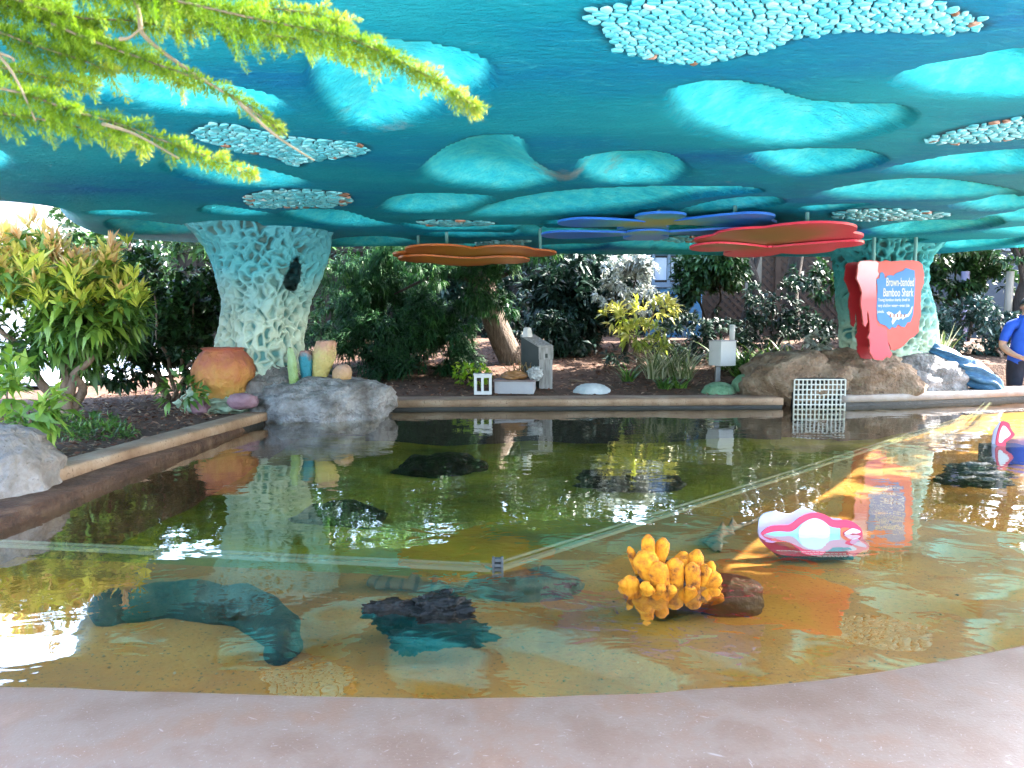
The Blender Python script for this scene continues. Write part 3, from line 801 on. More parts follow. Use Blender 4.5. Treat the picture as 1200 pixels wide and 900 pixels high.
def coral_column(name, label, y, prof, mat, depth=0.8, hole=None, seed=0, nu=360, nv=230, freq=11.5, amp=0.06):
    """prof: (py, left px, right px) rows from top to bottom"""
    prof = sorted(prof)
    rows = []
    for py, l, r in prof:
        a, c = at_y(l, py, y), at_y(r, py, y); rows.append((a.z, (a.x + c.x) / 2, (c.x - a.x) / 2))
    zs = np.array([r[0] for r in rows])[::-1]; xs = np.array([r[1] for r in rows])[::-1]; ws = np.array([r[2] for r in rows])[::-1]
    V, ridge = [], []
    for j in range(nv):
        z = zs[0] + (zs[-1] - zs[0]) * j / (nv - 1)
        x0 = np.interp(z, zs, xs); w = np.interp(z, zs, ws) - amp * 0.6
        for i in range(nu):
            a = 2 * PI * i / nu
            lob = 1 + 0.08 * math.cos(3 * a + z * 2 + seed) + 0.05 * math.sin(5 * a - z * 3)
            p = Vector((x0 + w * math.cos(a) * lob, y + w * depth * math.sin(a) * lob, z))
            q = Vector((p.x * freq, p.y * freq, p.z * freq * 0.85)) + Vector((seed, 0, 0))
            q += 0.9 * noise.noise_vector(q * 0.4) + 0.5 * noise.noise_vector(q * 1.1)
            dd = noise.voronoi(q)[0]
            h = 1 - min(1, max(0, (dd[1] - dd[0]) / 0.55)); h = h * h * (3 - 2 * h)
            k = amp * (h - 0.3) + 0.05 * noise.noise(p * 2.5) + 0.012 * noise.noise(p * 14)
            V.append((p.x + math.cos(a) * k, p.y + math.sin(a) * k, z)); ridge.append(h)
    V = np.array(V); idx = np.arange(nu * nv).reshape(nv, nu)
    nxt = np.roll(idx, -1, 1)
    Q = np.stack([idx[:-1], nxt[:-1], nxt[1:], idx[1:]], -1).reshape(-1, 4)
    if hole:
        hx, hz, hw, hh, sl = hole
        c = V[Q].mean(1)
        dz = (c[:, 2] - hz) / hh; dx = (c[:, 0] - hx - sl * (c[:, 2] - hz)) / (hw * np.clip(1.05 - 0.35 * dz, 0.3, 2))
        Q = Q[~((dx ** 2 + dz ** 2 < 1) & (c[:, 1] < y))]
    o = np_mesh(name, V, Q, mat, None, True, {'ridge': ridge})
    return tag(o, label, 'column')

M_COLL = column_material('pale_coral_plaster', (0.07, 0.35, 0.42), (0.33, 0.45, 0.39), (0.46, 0.54, 0.43), (0.10, 0.27, 0.27), 0.95, 2.2)
M_COLR = column_material('teal_coral_plaster', (0.03, 0.30, 0.33), (0.16, 0.36, 0.32), (0.40, 0.50, 0.36), (0.03, 0.16, 0.16), 1.0, 2.2)
h0 = at_y(341, 320, 7.6)
coral_column('coral_column', 'thick turquoise to pale green coral column with a dark hole, behind the orange pot', 7.95,
    [(262, 210, 384), (275, 226, 379), (290, 238, 377), (310, 248, 373), (330, 255, 370), (350, 260, 363), (370, 260, 359), (400, 258, 357), (430, 254, 361), (455, 250, 366), (475, 248, 368)],
    M_COLL, hole=(h0.x, h0.z, 0.05, 0.17, 0.22), seed=1.3)
coral_column('coral_column', 'green and teal coral column standing behind the red shark sign', 9.55,
    [(280, 972, 1112), (300, 986, 1094), (315, 986, 1086), (340, 984, 1088), (360, 983, 1091), (390, 983, 1089), (410, 985, 1089), (430, 986, 1090), (450, 985, 1092)],
    M_COLR, seed=5.7, nu=240, nv=150)

# ================================================================== ROCKS, POT, SPONGES round the left column
t_ = at_y(372, 462, 7.55)
o = rock_mesh('boulder', (t_.x, 7.62, 0.60), (0.68, 0.55, 0.30), M_ROCKG, seed=2, amp=0.22, flat=-0.30, power=0.85); tag(o, 'broad grey boulder at the pool edge carrying tube sponges', 'rock')
o = rock_mesh('boulder', (-2.42, 7.75, 0.62), (0.42, 0.4, 0.36), M_ROCK, seed=9, amp=0.2); tag(o, 'brown grey boulder wedged between the orange pot and the column foot', 'rock')
o = rock_mesh('boulder', (-2.86, 4.08, 0.60), (0.36, 0.42, 0.30), M_ROCK, seed=4, amp=0.16, power=0.9); tag(o, 'smooth grey boulder at the near end of the left curb', 'rock')
o = rock_mesh('reef_lump', (-2.86, 7.5, 0.66), (0.36, 0.3, 0.17), pm('pale_green_plaster', [(0.3, (0.22, 0.34, 0.24)), (0.7, (0.50, 0.58, 0.42))], scale=10, bump=0.8, bscale=25), seed=11, amp=0.25, freq=3); tag(o, 'pale green plaster reef lump under the orange pot', 'reef lump')
c = at_y(232, 477, 7.12); o = rock_mesh('stone', (c.x, 7.18, c.z), (0.085, 0.08, 0.085), M_PURPLE, seed=21, amp=0.2, sub=4); tag(o, 'small round mauve stone left of the orange pot foot', 'stone')
c = at_y(281, 471, 7.05); o = rock_mesh('stone', (c.x, 7.12, c.z), (0.145, 0.1, 0.08), M_PURPLE, seed=23, amp=0.16, sub=4); tag(o, 'oval mauve stone lying right of the orange pot foot', 'stone')

# pot: a barrel sponge
def barrel(name, label, cat, px_top, px_bot, y, prof, mats, tilt=(0, 0), seed=0, n=72, amp=0.03, mouth=0.75):
    a, c = at_y(px_top[0], px_top[1], y), at_y(px_bot[0], px_bot[1], y)
    H = a.z - c.z
    vs, tint = [], []
    pr = [(r, h) for r, h in prof] + [(prof[-1][0] * mouth, 1.0), (prof[-1][0] * mouth * 0.92, 0.9), (prof[-1][0] * mouth * 0.8, 0.55), (0.01, 0.5)]
    sm_ = smooth_line([Vector((r, h, 0)) for r, h in prof], 9) + [Vector((r, h, 0)) for r, h in pr[len(prof):]]
    for q in sm_:
        for k in range(n):
            an = 2 * PI * k / n
            d = Vector((math.cos(an), math.sin(an), 0))
            p = Vector((c.x + (a.x - c.x) * q.y, y, c.z + H * q.y))
            w = noise.fractal(Vector((d.x * 1.3 + seed, d.y * 1.3, q.y * 2.2)), 1, 2, 3)
            p += d * q.x * (1 + amp * 2.2 * w + amp * 0.9 * noise.fractal(Vector((d.x * 5 + seed, d.y * 5, q.y * 8)), 1, 2, 4)); p.z += 0.35 * amp * H * noise.noise(Vector((d.x * 2 + seed, d.y * 2, 4))) * q.y
            vs.append(p)
    fs = [(i * n + k, i * n + (k + 1) % n, (i + 1) * n + (k + 1) % n, (i + 1) * n + k) for i in range(len(sm_) - 1) for k in range(n)]
    m = MB(); m.add(vs, fs); o = m.build(name, mats, None, True)
    return tag(o, label, cat)

def vgrad(name, stops, z0, z1, nscale=5, namp=0.5, rough=0.75, bump=0.5, bscale=20):
    m, nt, b, out = new_mat(name); L = nt.links.new
    tc = N(nt, 'ShaderNodeTexCoord'); sx = N(nt, 'ShaderNodeSeparateXYZ'); L(tc.outputs['Object'], sx.inputs[0])
    mr = N(nt, 'ShaderNodeMapRange', clamp=False); mr.inputs[1].default_value, mr.inputs[2].default_value = z0, z1; L(sx.outputs['Z'], mr.inputs[0])
    nz = N(nt, 'ShaderNodeTexNoise', Scale=nscale, Detail=8.0, Roughness=0.65); L(tc.outputs['Object'], nz.inputs['Vector'])
    ad = N(nt, 'ShaderNodeMath', operation='MULTIPLY_ADD'); ad.inputs[1].default_value = namp; L(nz.outputs['Fac'], ad.inputs[0])
    sb = N(nt, 'ShaderNodeMath', operation='SUBTRACT'); sb.inputs[1].default_value = namp / 2; L(mr.outputs[0], sb.inputs[0]); L(sb.outputs[0], ad.inputs[2])
    r = ramp(nt, [(p, tuple(x * KA for x in c[:3]) + (1.0,)) for p, c in stops]); L(ad.outputs[0], r.inputs[0]); L(r.outputs[0], b.inputs['Base Color'])
    b.inputs['Roughness'].default_value = rough
    n2 = N(nt, 'ShaderNodeTexNoise', Scale=bscale, Detail=6.0); L(tc.outputs['Object'], n2.inputs['Vector'])
    bp = N(nt, 'ShaderNodeBump', Strength=bump, Distance=0.02); L(n2.outputs['Fac'], bp.inputs['Height']); L(bp.outputs[0], b.inputs['Normal'])
    return m
zt, zb = at_y(261, 407, 7.45).z, at_y(261, 478, 7.45).z
M_POT = vgrad('orange_plaster', [(0.05, (0.52, 0.30, 0.06)), (0.4, (0.56, 0.26, 0.06)), (0.72, (0.50, 0.17, 0.06)), (0.95, (0.46, 0.13, 0.08))], zb, zt, nscale=9, namp=1.25, bump=1.0, bscale=26)
barrel('coral_pot', 'big orange yellow barrel sponge pot with open mouth on the curb', 'pot', (261, 407), (261, 480), 7.45,
       [(0.13, 0.0), (0.185, 0.12), (0.255, 0.36), (0.285, 0.58), (0.27, 0.76), (0.21, 0.90), (0.175, 0.95), (0.195, 0.99)], M_POT, amp=0.05, mouth=0.82)
def tube_sponge(label, top, bot, y, r, stops, mouth=0.6, seed=0, prof=None, bump=0.5):
    z1, z0 = at_y(*top, y).z, at_y(*bot, y).z
    m = vgrad('sponge_plaster', stops, z0, z1, nscale=16, namp=0.9, bump=0.9, bscale=45)
    pr = prof or [(0.6, 0), (0.8, 0.25), (1.0, 0.6), (0.95, 0.85), (0.8, 0.98)]
    return barrel('tube_sponge', label, 'sponge', top, bot, y, [(r * a, h) for a, h in pr], m, seed=seed, n=36, amp=0.07, mouth=mouth)
tube_sponge('tall pale yellow tube sponge with pinkish rim leaning right', (382, 399), (374, 447), 7.6, 0.112, [(0.1, (0.50, 0.40, 0.12)), (0.6, (0.60, 0.50, 0.20)), (0.95, (0.62, 0.34, 0.24))], seed=3, mouth=0.7)
tube_sponge('slim teal blue tube sponge beside the tall yellow one', (358, 411), (359, 446), 7.55, 0.068, [(0.1, (0.02, 0.22, 0.30)), (0.7, (0.03, 0.27, 0.36)), (0.97, (0.45, 0.25, 0.22))], seed=5, mouth=0.75)
tube_sponge('thin lime green finger sponge at the foot of the column', (340, 407), (345, 450), 7.45, 0.05, [(0.1, (0.26, 0.38, 0.12)), (0.8, (0.38, 0.55, 0.30))], seed=6, mouth=0.3, prof=[(1.0, 0), (0.9, 0.4), (0.75, 0.75), (0.5, 0.97)])
tube_sponge('short round peach coloured sponge right of the yellow one', (402, 427), (400, 449), 7.6, 0.098, [(0.1, (0.55, 0.33, 0.12)), (0.9, (0.58, 0.36, 0.26))], seed=8, mouth=0.3, prof=[(0.7, 0), (0.95, 0.3), (1.0, 0.6), (0.7, 0.88), (0.35, 0.99)])

# ================================================================== RIGHT ROCK OUTCROP, GRILLE, BLUE ROOT
t = thing('rock_outcrop', 'long sculpted brown and grey rock under the red sign', 'rock', (4.0, 9.0, 0.5))
rock_mesh('brown_rock', (3.30, 8.92, 0.72), (0.64, 0.5, 0.37), M_ROCKB, t, seed=31, amp=0.20, power=0.85)
rock_mesh('brown_rock', (4.0, 9.05, 0.75), (0.75, 0.55, 0.33), M_ROCKB, t, seed=33, amp=0.2, power=0.9)
rock_mesh('grey_rock', (4.72, 9.32, 0.70), (0.80, 0.46, 0.36), M_ROCKG, t, seed=36, amp=0.16)
rock_mesh('grey_rock', (5.12, 9.36, 0.60), (0.46, 0.32, 0.21), M_ROCKG, t, seed=38, amp=0.14)
gl, gr_ = at_y(932, 445, 8.36), at_y(992, 445, 8.36)
gz0, gz1 = 0.36, gl.z
m = MB(); m.box(((gl.x + gr_.x) / 2, 8.62, (gz0 + gz1) / 2), (gr_.x - gl.x + 0.02, 0.40, gz1 - gz0 + 0.03), bev=0.02); m.build('outlet_shade_block', pm('black_shade', [(0.3, (0.004, 0.004, 0.004)), (0.7, (0.012, 0.011, 0.01))], scale=5), t)  # solid black block, its colour stands for the shade inside the opening
M_WHITEPL = pm('ivory_plastic', [(0.3, (0.58, 0.57, 0.50)), (0.7, (0.70, 0.69, 0.62))], scale=8, rough=0.5)
m = MB(); W, H = gr_.x - gl.x, gz1 - gz0
for i in range(13): m.box((gl.x + W * i / 12, 8.385, (gz0 + gz1) / 2), (0.013, 0.02, H))
for j in range(9): m.box(((gl.x + gr_.x) / 2, 8.381, gz0 + H * j / 8), (W, 0.02, 0.013))
tag(m.build('water_grille', M_WHITEPL), 'ivory square mesh grille over the water outlet in the brown rock', 'grille')

# blue rippled root flowing down behind the grey rock
path = [at_y(1086, 408, 9.35), at_y(1102, 418, 9.3), at_y(1122, 430, 9.25), at_y(1142, 440, 9.22), at_y(1160, 450, 9.2), at_y(1172, 462, 9.2)]
path = smooth_line(path, 8)
vs, fs, n = [], [], 40
for i, p in enumerate(path):
    f = i / (len(path) - 1); a = path[max(i - 1, 0)]; c = path[min(i + 1, len(path) - 1)]
    tg = (c - a).normalized(); s = Vector((0, 1, 0)); u = s.cross(tg) * -1
    r = 0.075 + 0.075 * math.sin(PI * min(1, f * 1.1)) ** 0.8
    for k in range(n):
        an = 2 * PI * k / n
        wv = math.sin(an * 7 + f * 14 + 2.5 * noise.noise(Vector((f * 5, math.cos(an), math.sin(an)))))
        rr = r * (1 + 0.17 * wv)
        vs.append(p + (s * math.cos(an) * 1.3 + u * math.sin(an)) * rr)
for i in range(len(path) - 1):
    for k in range(n): fs.append((i * n + k, i * n + (k + 1) % n, (i + 1) * n + (k + 1) % n, (i + 1) * n + k))
m = MB(); m.add(vs, fs); o = m.build('rippled_root', pm('rippled_blue_plaster', [(0.3, (0.015, 0.075, 0.17)), (0.5, (0.03, 0.13, 0.26)), (0.7, (0.08, 0.22, 0.34))], scale=9, rough=0.6, bump=0.4, stretch=(2, 2, 6)), None, True)
tag(o, 'rippled blue sculpted root running down behind the grey rock', 'sculpture')

# ================================================================== SIGN
def px_poly(pts, y, sc=1.0, ox=0, oy=0): return [at_y(ox + x / sc, oy + yy / sc, y) for x, yy in pts]
M_RED = pm('coral_red_paint', [(0.3, (0.70, 0.065, 0.045)), (0.7, (0.76, 0.10, 0.075))], scale=3, rough=0.3, spec=0.5)
M_REDSHEEN = vgrad('red_paint_with_sheen', [(0.1, (0.74, 0.075, 0.12)), (0.6, (0.74, 0.11, 0.13)), (0.80, (0.80, 0.42, 0.48)), (1.0, (0.95, 0.78, 0.82))], 1.0, 2.1, nscale=2, namp=0.2, rough=0.28, bump=0.02)  # pale upper stops paint a white sheen onto the sign face
M_SHADERED = pm('shaded_red_paint', [(0.3, (0.30, 0.012, 0.02)), (0.7, (0.36, 0.02, 0.03))], scale=3, rough=0.35)  # darker copy of the sign red, shade on the back panel put into colour
M_BLUE = pm('sign_blue', [(0.3, (0.04, 0.22, 0.55)), (0.7, (0.06, 0.27, 0.60))], scale=4, rough=0.35)
M_WHITE = pm('white_print', [(0.3, (0.78, 0.78, 0.74)), (0.7, (0.82, 0.82, 0.80))], scale=8, rough=0.5)
M_CREAM = pm('cream_print', [(0.3, (0.75, 0.72, 0.52)), (0.7, (0.80, 0.77, 0.60))], scale=8, rough=0.5)
M_ROD = pm('teal_rod_paint', [(0.3, (0.10, 0.35, 0.36)), (0.7, (0.16, 0.45, 0.45))], scale=6, rough=0.5)

def wavy(pts, amp, n, seed):
    """roughen a 2-D outline"""
    P = [Vector((x, y, 0)) for x, y in pts]; out = []
    for i in range(len(P)):
        a, c = P[i], P[(i + 1) % len(P)]; nn = max(1, int((c - a).length / n))
        for k in range(nn):
            q = a.lerp(c, k / nn); d = (c - a).normalized()
            out.append(q + Vector((-d.y, d.x, 0)) * amp * noise.noise(q * 0.23 + Vector((seed, 0, 0))))
    return [(q.x, q.y) for q in out]
SY = 8.42
so, sk = (980, 290), 6.43
front = [(160,130),(180,100),(240,98),(300,100),(330,108),(370,98),(430,104),(500,98),(570,96),(625,104),(650,130),(660,190),(662,260),(640,330),(636,420),(640,500),(625,560),(620,640),(590,672),(555,690),(525,720),(480,760),(440,775),(412,770),(402,725),(390,705),(400,765),(425,800),(405,830),(380,822),(350,850),(310,852),(280,838),(250,790),(250,690),(236,680),(250,640),(246,560),(240,500),(232,480),(236,560),(222,602),(205,590),(190,480),(180,420),(192,340),(172,280),(150,235),(160,180)]
t = thing('shark_sign', 'red ragged coral shaped sign with blue panel of writing about a bamboo shark', 'sign', at_y(1040, 420, SY))
fp = wavy(front, 7, 16, 2)
m = MB(); m.prism(px_poly(fp, SY, sk, *so), (0, 0.02, 0)); m.build('front_panel', M_RED, t)
# pinkish left side of the face, a sheet with white sheen painted in towards its top
left_face = [(164,130),(183,104),(240,102),(300,104),(318,118),(312,180),(322,200),(300,235),(300,330),(306,420),(302,540),(312,590),(380,612),(385,690),(404,775),(420,800),(403,826),(378,818),(350,845),(310,847),(283,833),(254,788),(254,694),(240,680),(254,640),(250,560),(244,500),(232,470),(232,560),(222,596),(208,586),(194,480),(184,420),(196,340),(176,280),(155,235),(164,180)]
m = MB(); m.prism(px_poly(left_face, SY - 0.0015, sk, *so), (0, -0.002, 0)); m.build('sheen_face', M_REDSHEEN, t)
m = MB(); m.prism([p + Vector((-0.02, 0.25, 0)) for p in px_poly(fp, SY, sk, *so)], (0, 0.02, 0)); m.build('back_panel', M_SHADERED, t)
for x, yy in ((330, 200), (560, 200), (330, 740), (560, 640)):
    q = at_y(so[0] + x / sk, so[1] + yy / sk, SY + 0.021); m = MB(); m.tube([q, q + Vector((0, 0.228, 0))], 0.02, 10); m.build('spacer', M_SHADERED, t)
blue = [(303,240),(325,232),(328,195),(345,185),(362,200),(365,235),(385,215),(410,208),(430,212),(450,195),(480,180),(510,172),(520,155),(540,158),(560,165),(590,172),(594,240),(590,330),(585,420),(578,505),(560,560),(535,565),(515,600),(490,595),(465,580),(448,605),(420,600),(400,618),(370,590),(330,575),(308,545),(304,450),(310,330)]
m = MB(); m.prism(px_poly(wavy(blue, 4, 12, 5), SY - 0.004, sk, *so), (0, -0.003, 0)); bluep = m.build('blue_panel', M_BLUE, t)

def text_mesh(name, s, mat, parent, origin, height, width, rot=(PI / 2, 0, 0), bold=0.0, spacing=1.0, shear=0.0, ext=0.001):
    cu = bpy.data.curves.new(name, 'FONT'); cu.body = s; cu.size = 1.0; cu.extrude = 0.0; cu.offset = bold; cu.space_character = spacing; cu.shear = shear
    tmp = bpy.data.objects.new(name + '_src', cu); COL.objects.link(tmp)
    bpy.context.view_layer.update()
    me = bpy.data.meshes.new_from_object(tmp.evaluated_get(bpy.context.evaluated_depsgraph_get()))
    bpy.data.objects.remove(tmp); bpy.data.curves.remove(cu)
    xs = [v.co.x for v in me.vertices]; ys = [v.co.y for v in me.vertices]
    sx, sy = width / max(1e-6, max(xs) - min(xs)), height / max(1e-6, max(ys) - min(ys))
    R = Matrix.Rotation(rot[0], 4, 'X')
    M = Matrix.Translation(Vector(origin)) @ Matrix.Rotation(rot[2], 4, 'Z') @ R @ Matrix.Diagonal((sx, sy, 1, 1)) @ Matrix.Translation((-min(xs), -min(ys), 0))
    me.transform(M)
    for mt in list(me.materials): pass
    me.materials.clear()
    return link_mesh(name, me, mat, parent, False)

def sign_text(s, x0, y0, x1, y1, mat, bold=0.0):
    a, c = at_y(so[0] + x0 / sk, so[1] + y1 / sk, SY - 0.0085), at_y(so[0] + x1 / sk, so[1] + y0 / sk, SY - 0.0085)
    text_mesh('lettering', s, mat, bluep, a, c.z - a.z, c.x - a.x, bold=bold)
sign_text('Brown-banded', 376, 228, 588, 292, M_CREAM, 0.012)
sign_text('Bamboo Shark', 354, 306, 584, 370, M_CREAM, 0.012)
sign_text('Young bamboo sharks dwell in', 314, 382, 554, 412, M_WHITE, 0.012)
sign_text('very shallow water\u2014even tide', 312, 424, 552, 456, M_WHITE, 0.012)
sign_text('pools.', 310, 470, 362, 500, M_WHITE, 0.012)
# printed banded shark
shark = [(378,490),(395,482),(415,490),(440,508),(465,490),(480,474),(488,500),(510,510),(540,500),(560,470),(572,440),(575,450),(566,490),(545,520),(520,528),(500,545),(490,530),(470,545),(455,540),(440,560),(425,582),(416,560),(425,535),(405,515),(388,505)]
m = MB(); m.prism(px_poly(shark, SY - 0.0078, sk, *so), (0, -0.0015, 0)); m.build('shark_print', M_WHITE, bluep)
M_BAND = pm('brown_print', [(0.3, (0.30, 0.10, 0.08)), (0.7, (0.38, 0.14, 0.11))], scale=5)
for x in (404, 432, 458, 484, 512):
    m = MB(); m.prism(px_poly([(x, 500), (x + 9, 502), (x + 7, 528), (x - 2, 524)], SY - 0.0098, sk, *so), (0, -0.001, 0)); m.build('shark_band', M_BAND, bluep)
for x in (278, 590):
    q = at_y(so[0] + x / sk, so[1] + 150 / sk, SY + 0.06)
    m = MB(); m.tube([q, Vector((q.x, q.y, CZ + 0.06))], 0.018, 10); m.build('hanging_rod', M_ROD, t)

# ================================================================== FLAT FLOWER PANELS under the canopy
def star(circles, c0, n=150):
    out = []
    for i in range(n):
        a = 2 * PI * i / n; d = Vector((math.cos(a), math.sin(a))); best = 0.03
        for (cx_, cy_, r) in circles:
            w = Vector((c0[0] - cx_, c0[1] - cy_)); bq = w.dot(d); cq = w.dot(w) - r * r; disc = bq * bq - cq
            if disc >= 0: best = max(best, -bq + math.sqrt(disc))
        out.append(best)
    out = [(out[i - 2] + out[i - 1] * 2 + out[i] * 3 + out[(i + 1) % n] * 2 + out[(i + 2) % n]) / 9 for i in range(n)]
    return [(c0[0] + math.cos(2 * PI * i / n) * r, c0[1] + math.sin(2 * PI * i / n) * r) for i, r in enumerate(out)]

def panel_paint(name, stops, c0, rad, rough=0.38):
    m, nt, b, out = new_mat(name); L = nt.links.new
    tc = N(nt, 'ShaderNodeTexCoord'); mp = N(nt, 'ShaderNodeMapping'); mp.inputs['Location'].default_value = (-c0[0], -c0[1], -c0[2])
    L(tc.outputs['Object'], mp.inputs[0])
    ln = N(nt, 'ShaderNodeVectorMath', operation='LENGTH'); L(mp.outputs[0], ln.inputs[0])
    nz = N(nt, 'ShaderNodeTexNoise', Scale=4.0, Detail=5.0); L(tc.outputs['Object'], nz.inputs['Vector'])
    a = N(nt, 'ShaderNodeMath', operation='DIVIDE'); a.inputs[1].default_value = rad; L(ln.outputs['Value'], a.inputs[0])
    a2 = N(nt, 'ShaderNodeMath', operation='MULTIPLY_ADD'); a2.inputs[1].default_value = 0.35; L(nz.outputs['Fac'], a2.inputs[0]); L(a.outputs[0], a2.inputs[2])
    r = ramp(nt, [(p, tuple(x * 0.85 for x in c[:3]) + (1.0,)) for p, c in stops]); L(a2.outputs[0], r.inputs[0]); L(r.outputs[0], b.inputs['Base Color'])
    b.inputs['Roughness'].default_value = rough
    return m

def flower(label, discs, c0, z, tilt, mats, rods, thick=0.020):
    """discs: list of (circles, dz); tilt lowers the far side"""
    t = thing('flower_panel', label, 'hanging panel', (c0[0], c0[1], z))
    for circles, cc, dz in discs:
        pl = star(circles, cc)
        zz = lambda p: z + dz - tilt * (p[1] - c0[1])
        m = MB(); m.prism([Vector((p[0], p[1], zz(p))) for p in pl], (0, 0, thick), 0, 1)
        m.build('petal_plate', mats, t)
    for (x, y) in rods:
        zb_ = z - tilt * (y - c0[1]) + 0.02
        m = MB(); m.tube([(x, y, zb_), (x, y, CZ + 0.1)], 0.016, 10); m.build('hanging_rod', M_ROD, t)
    return t
def disc(px, py, z, r): p = at_z(px, py, z); return (p.x, p.y, r)

# red panel
Mr_e = pm('red_edge_paint', [(0.3, (0.66, 0.025, 0.07)), (0.7, (0.74, 0.05, 0.11))], scale=3, rough=0.3)
rc = (2.22, 6.95, 2.16)
Mr_b = panel_paint('red_orange_underside', [(0.2, (0.20, 0.11, 0.01)), (0.50, (0.27, 0.10, 0.012)), (0.68, (0.50, 0.045, 0.045)), (0.85, (0.62, 0.02, 0.06))], rc, 1.25)
flower('red edged flower panel with orange underside hanging in front of the sign', [
    ([(2.50, 6.72, 0.44), (2.08, 6.82, 0.30), (2.84, 7.05, 0.32), (2.35, 7.35, 0.38), (1.93, 7.12, 0.26), (2.75, 7.4, 0.30)], (2.42, 7.0), 0.0),
    ([(1.95, 7.38, 0.26), (2.4, 7.75, 0.28), (2.88, 7.55, 0.25), (3.05, 7.2, 0.2)], (2.45, 7.4), -0.028),
    ], (2.3, 7.0), 2.185, 0.06, [Mr_b, Mr_e], [(2.5, 6.6), (2.05, 7.0), (2.8, 7.2)])
# blue panel
Mb_e = pm('blue_edge_paint', [(0.3, (0.01, 0.16, 0.75)), (0.7, (0.03, 0.24, 0.88))], scale=3, rough=0.3)
Mb_b = panel_paint('blue_gold_underside', [(0.18, (0.26, 0.24, 0.025)), (0.34, (0.20, 0.28, 0.07)), (0.50, (0.03, 0.32, 0.40)), (0.72, (0.01, 0.17, 0.62))], (1.25, 6.75, 2.29), 1.25)
flower('blue edged flower panel with gold centre hanging close under the canopy', [
    ([(1.21, 6.36, 0.21), (1.28, 6.72, 0.16), (0.66, 6.72, 0.27), (0.98, 6.8, 0.15), (1.88, 6.46, 0.29), (1.58, 6.68, 0.15), (2.08, 6.78, 0.22), (1.2, 7.12, 0.24)], (1.27, 6.74), 0.0),
    ([(0.55, 7.35, 0.28), (1.3, 7.55, 0.22), (2.0, 7.1, 0.24), (1.25, 7.2, 0.2)], (1.25, 7.25), -0.028),
    ], (1.27, 6.72), 2.282, 0.012, [Mb_b, Mb_e], [(1.2, 6.36), (1.86, 6.5), (0.66, 6.75)])
# orange panel
Mo_e = pm('orange_edge_paint', [(0.3, (0.40, 0.11, 0.015)), (0.7, (0.55, 0.17, 0.03))], scale=3, rough=0.3)
Mo_b = panel_paint('orange_underside', [(0.2, (0.42, 0.22, 0.015)), (0.7, (0.56, 0.22, 0.02)), (1.0, (0.42, 0.10, 0.015))], (-0.45, 8.3, 2.12), 0.9)
flower('orange flower panel hanging on rods in front of the dark conifer', [
    ([(-0.75, 8.05, 0.36), (-0.45, 8.35, 0.40), (-1.0, 8.45, 0.30), (-0.1, 8.1, 0.33), (0.22, 8.3, 0.26)], (-0.42, 8.3), 0.0),
    ([(-0.95, 8.5, 0.30), (-0.55, 8.75, 0.34), (-0.1, 8.6, 0.3)], (-0.5, 8.5), -0.035),
    ], (-0.42, 8.3), 2.155, 0.05, [Mo_b, Mo_e], [(-0.68, 8.1), (-1.0, 8.3), (0.3, 8.3)])

# ================================================================== PANELS STANDING IN THE WATER
M_LILAC = pm('pale_blue_print', [(0.3, (0.42, 0.50, 0.80)), (0.7, (0.60, 0.66, 0.86))], scale=5, rough=0.3)
M_SKYB = pm('light_blue_print', [(0.3, (0.30, 0.62, 0.80)), (0.7, (0.42, 0.70, 0.82))], scale=4, rough=0.3)
M_SHELL = pm('cream_shell_print', [(0.3, (0.72, 0.58, 0.48)), (0.7, (0.80, 0.74, 0.66))], scale=7, rough=0.4)
M_HOTRED = pm('raspberry_paint', [(0.3, (0.72, 0.05, 0.12)), (0.7, (0.76, 0.08, 0.13))], scale=3, rough=0.28)
M_ORANGE = pm('orange_print', [(0.3, (0.75, 0.14, 0.06)), (0.7, (0.78, 0.22, 0.10))], scale=4, rough=0.35)
M_PLINTH = pm('dark_plinth', [(0.3, (0.02, 0.018, 0.015)), (0.7, (0.05, 0.04, 0.03))], scale=6)
FY, fo, fk = 3.36, (860, 580), 6.667
t = thing('water_sign', 'cloud shaped red and light blue picture panel half sunk in the water', 'sign', (at_y(955, 640, FY).x, FY, SH))
fr = smooth_poly([(200,322,0),(240,275,0),(290,245,0),(360,238,0),(430,235,0),(475,210,0),(520,175,0),(575,150,0),(630,140,0),(700,150,0),(745,172,0),(780,195,0),(830,198,0),(880,195,0),(925,208,0),(960,230,0),(995,265,0),(1008,310,0),(1012,342,0),(1045,380,0),(1058,405,0),(1040,425,0),(1000,440,0),(960,470,0),(920,490,0),(820,496,0),(700,500,0),(640,507,0),(590,500,0),(500,484,0),(350,465,0),(270,420,0),(225,370,0)], 3)
def sub(pts, lvl, mat, name, sm2=True):
    q = [(p.x, p.y) for p in smooth_poly([(x, y, 0) for x, y in pts], 3)] if sm2 else pts
    m = MB(); m.prism(px_poly(q, FY - 0.001 - 0.002 * lvl, fk, *fo), (0, -0.0015, 0)); return m.build(name, mat, front_)
m = MB(); m.prism(px_poly([(p.x, p.y) for p in fr], FY, fk, *fo), (0, 0.008, 0)); front_ = m.build('front_panel', M_HOTRED, t)
bk = smooth_poly([(195,330,0),(196,225,0),(205,180,0),(232,150,0),(275,135,0),(320,130,0),(375,142,0),(430,150,0),(470,138,0),(500,120,0),(540,108,0),(580,112,0),(640,135,0),(760,180,0),(860,200,0),(900,300,0),(900,400,0),(700,470,0),(300,420,0)], 3)
m = MB(); m.prism(px_poly([(p.x, p.y) for p in bk], FY + 0.11, fk, *fo), (0, 0.008, 0)); m.build('back_panel', M_LILAC, t)
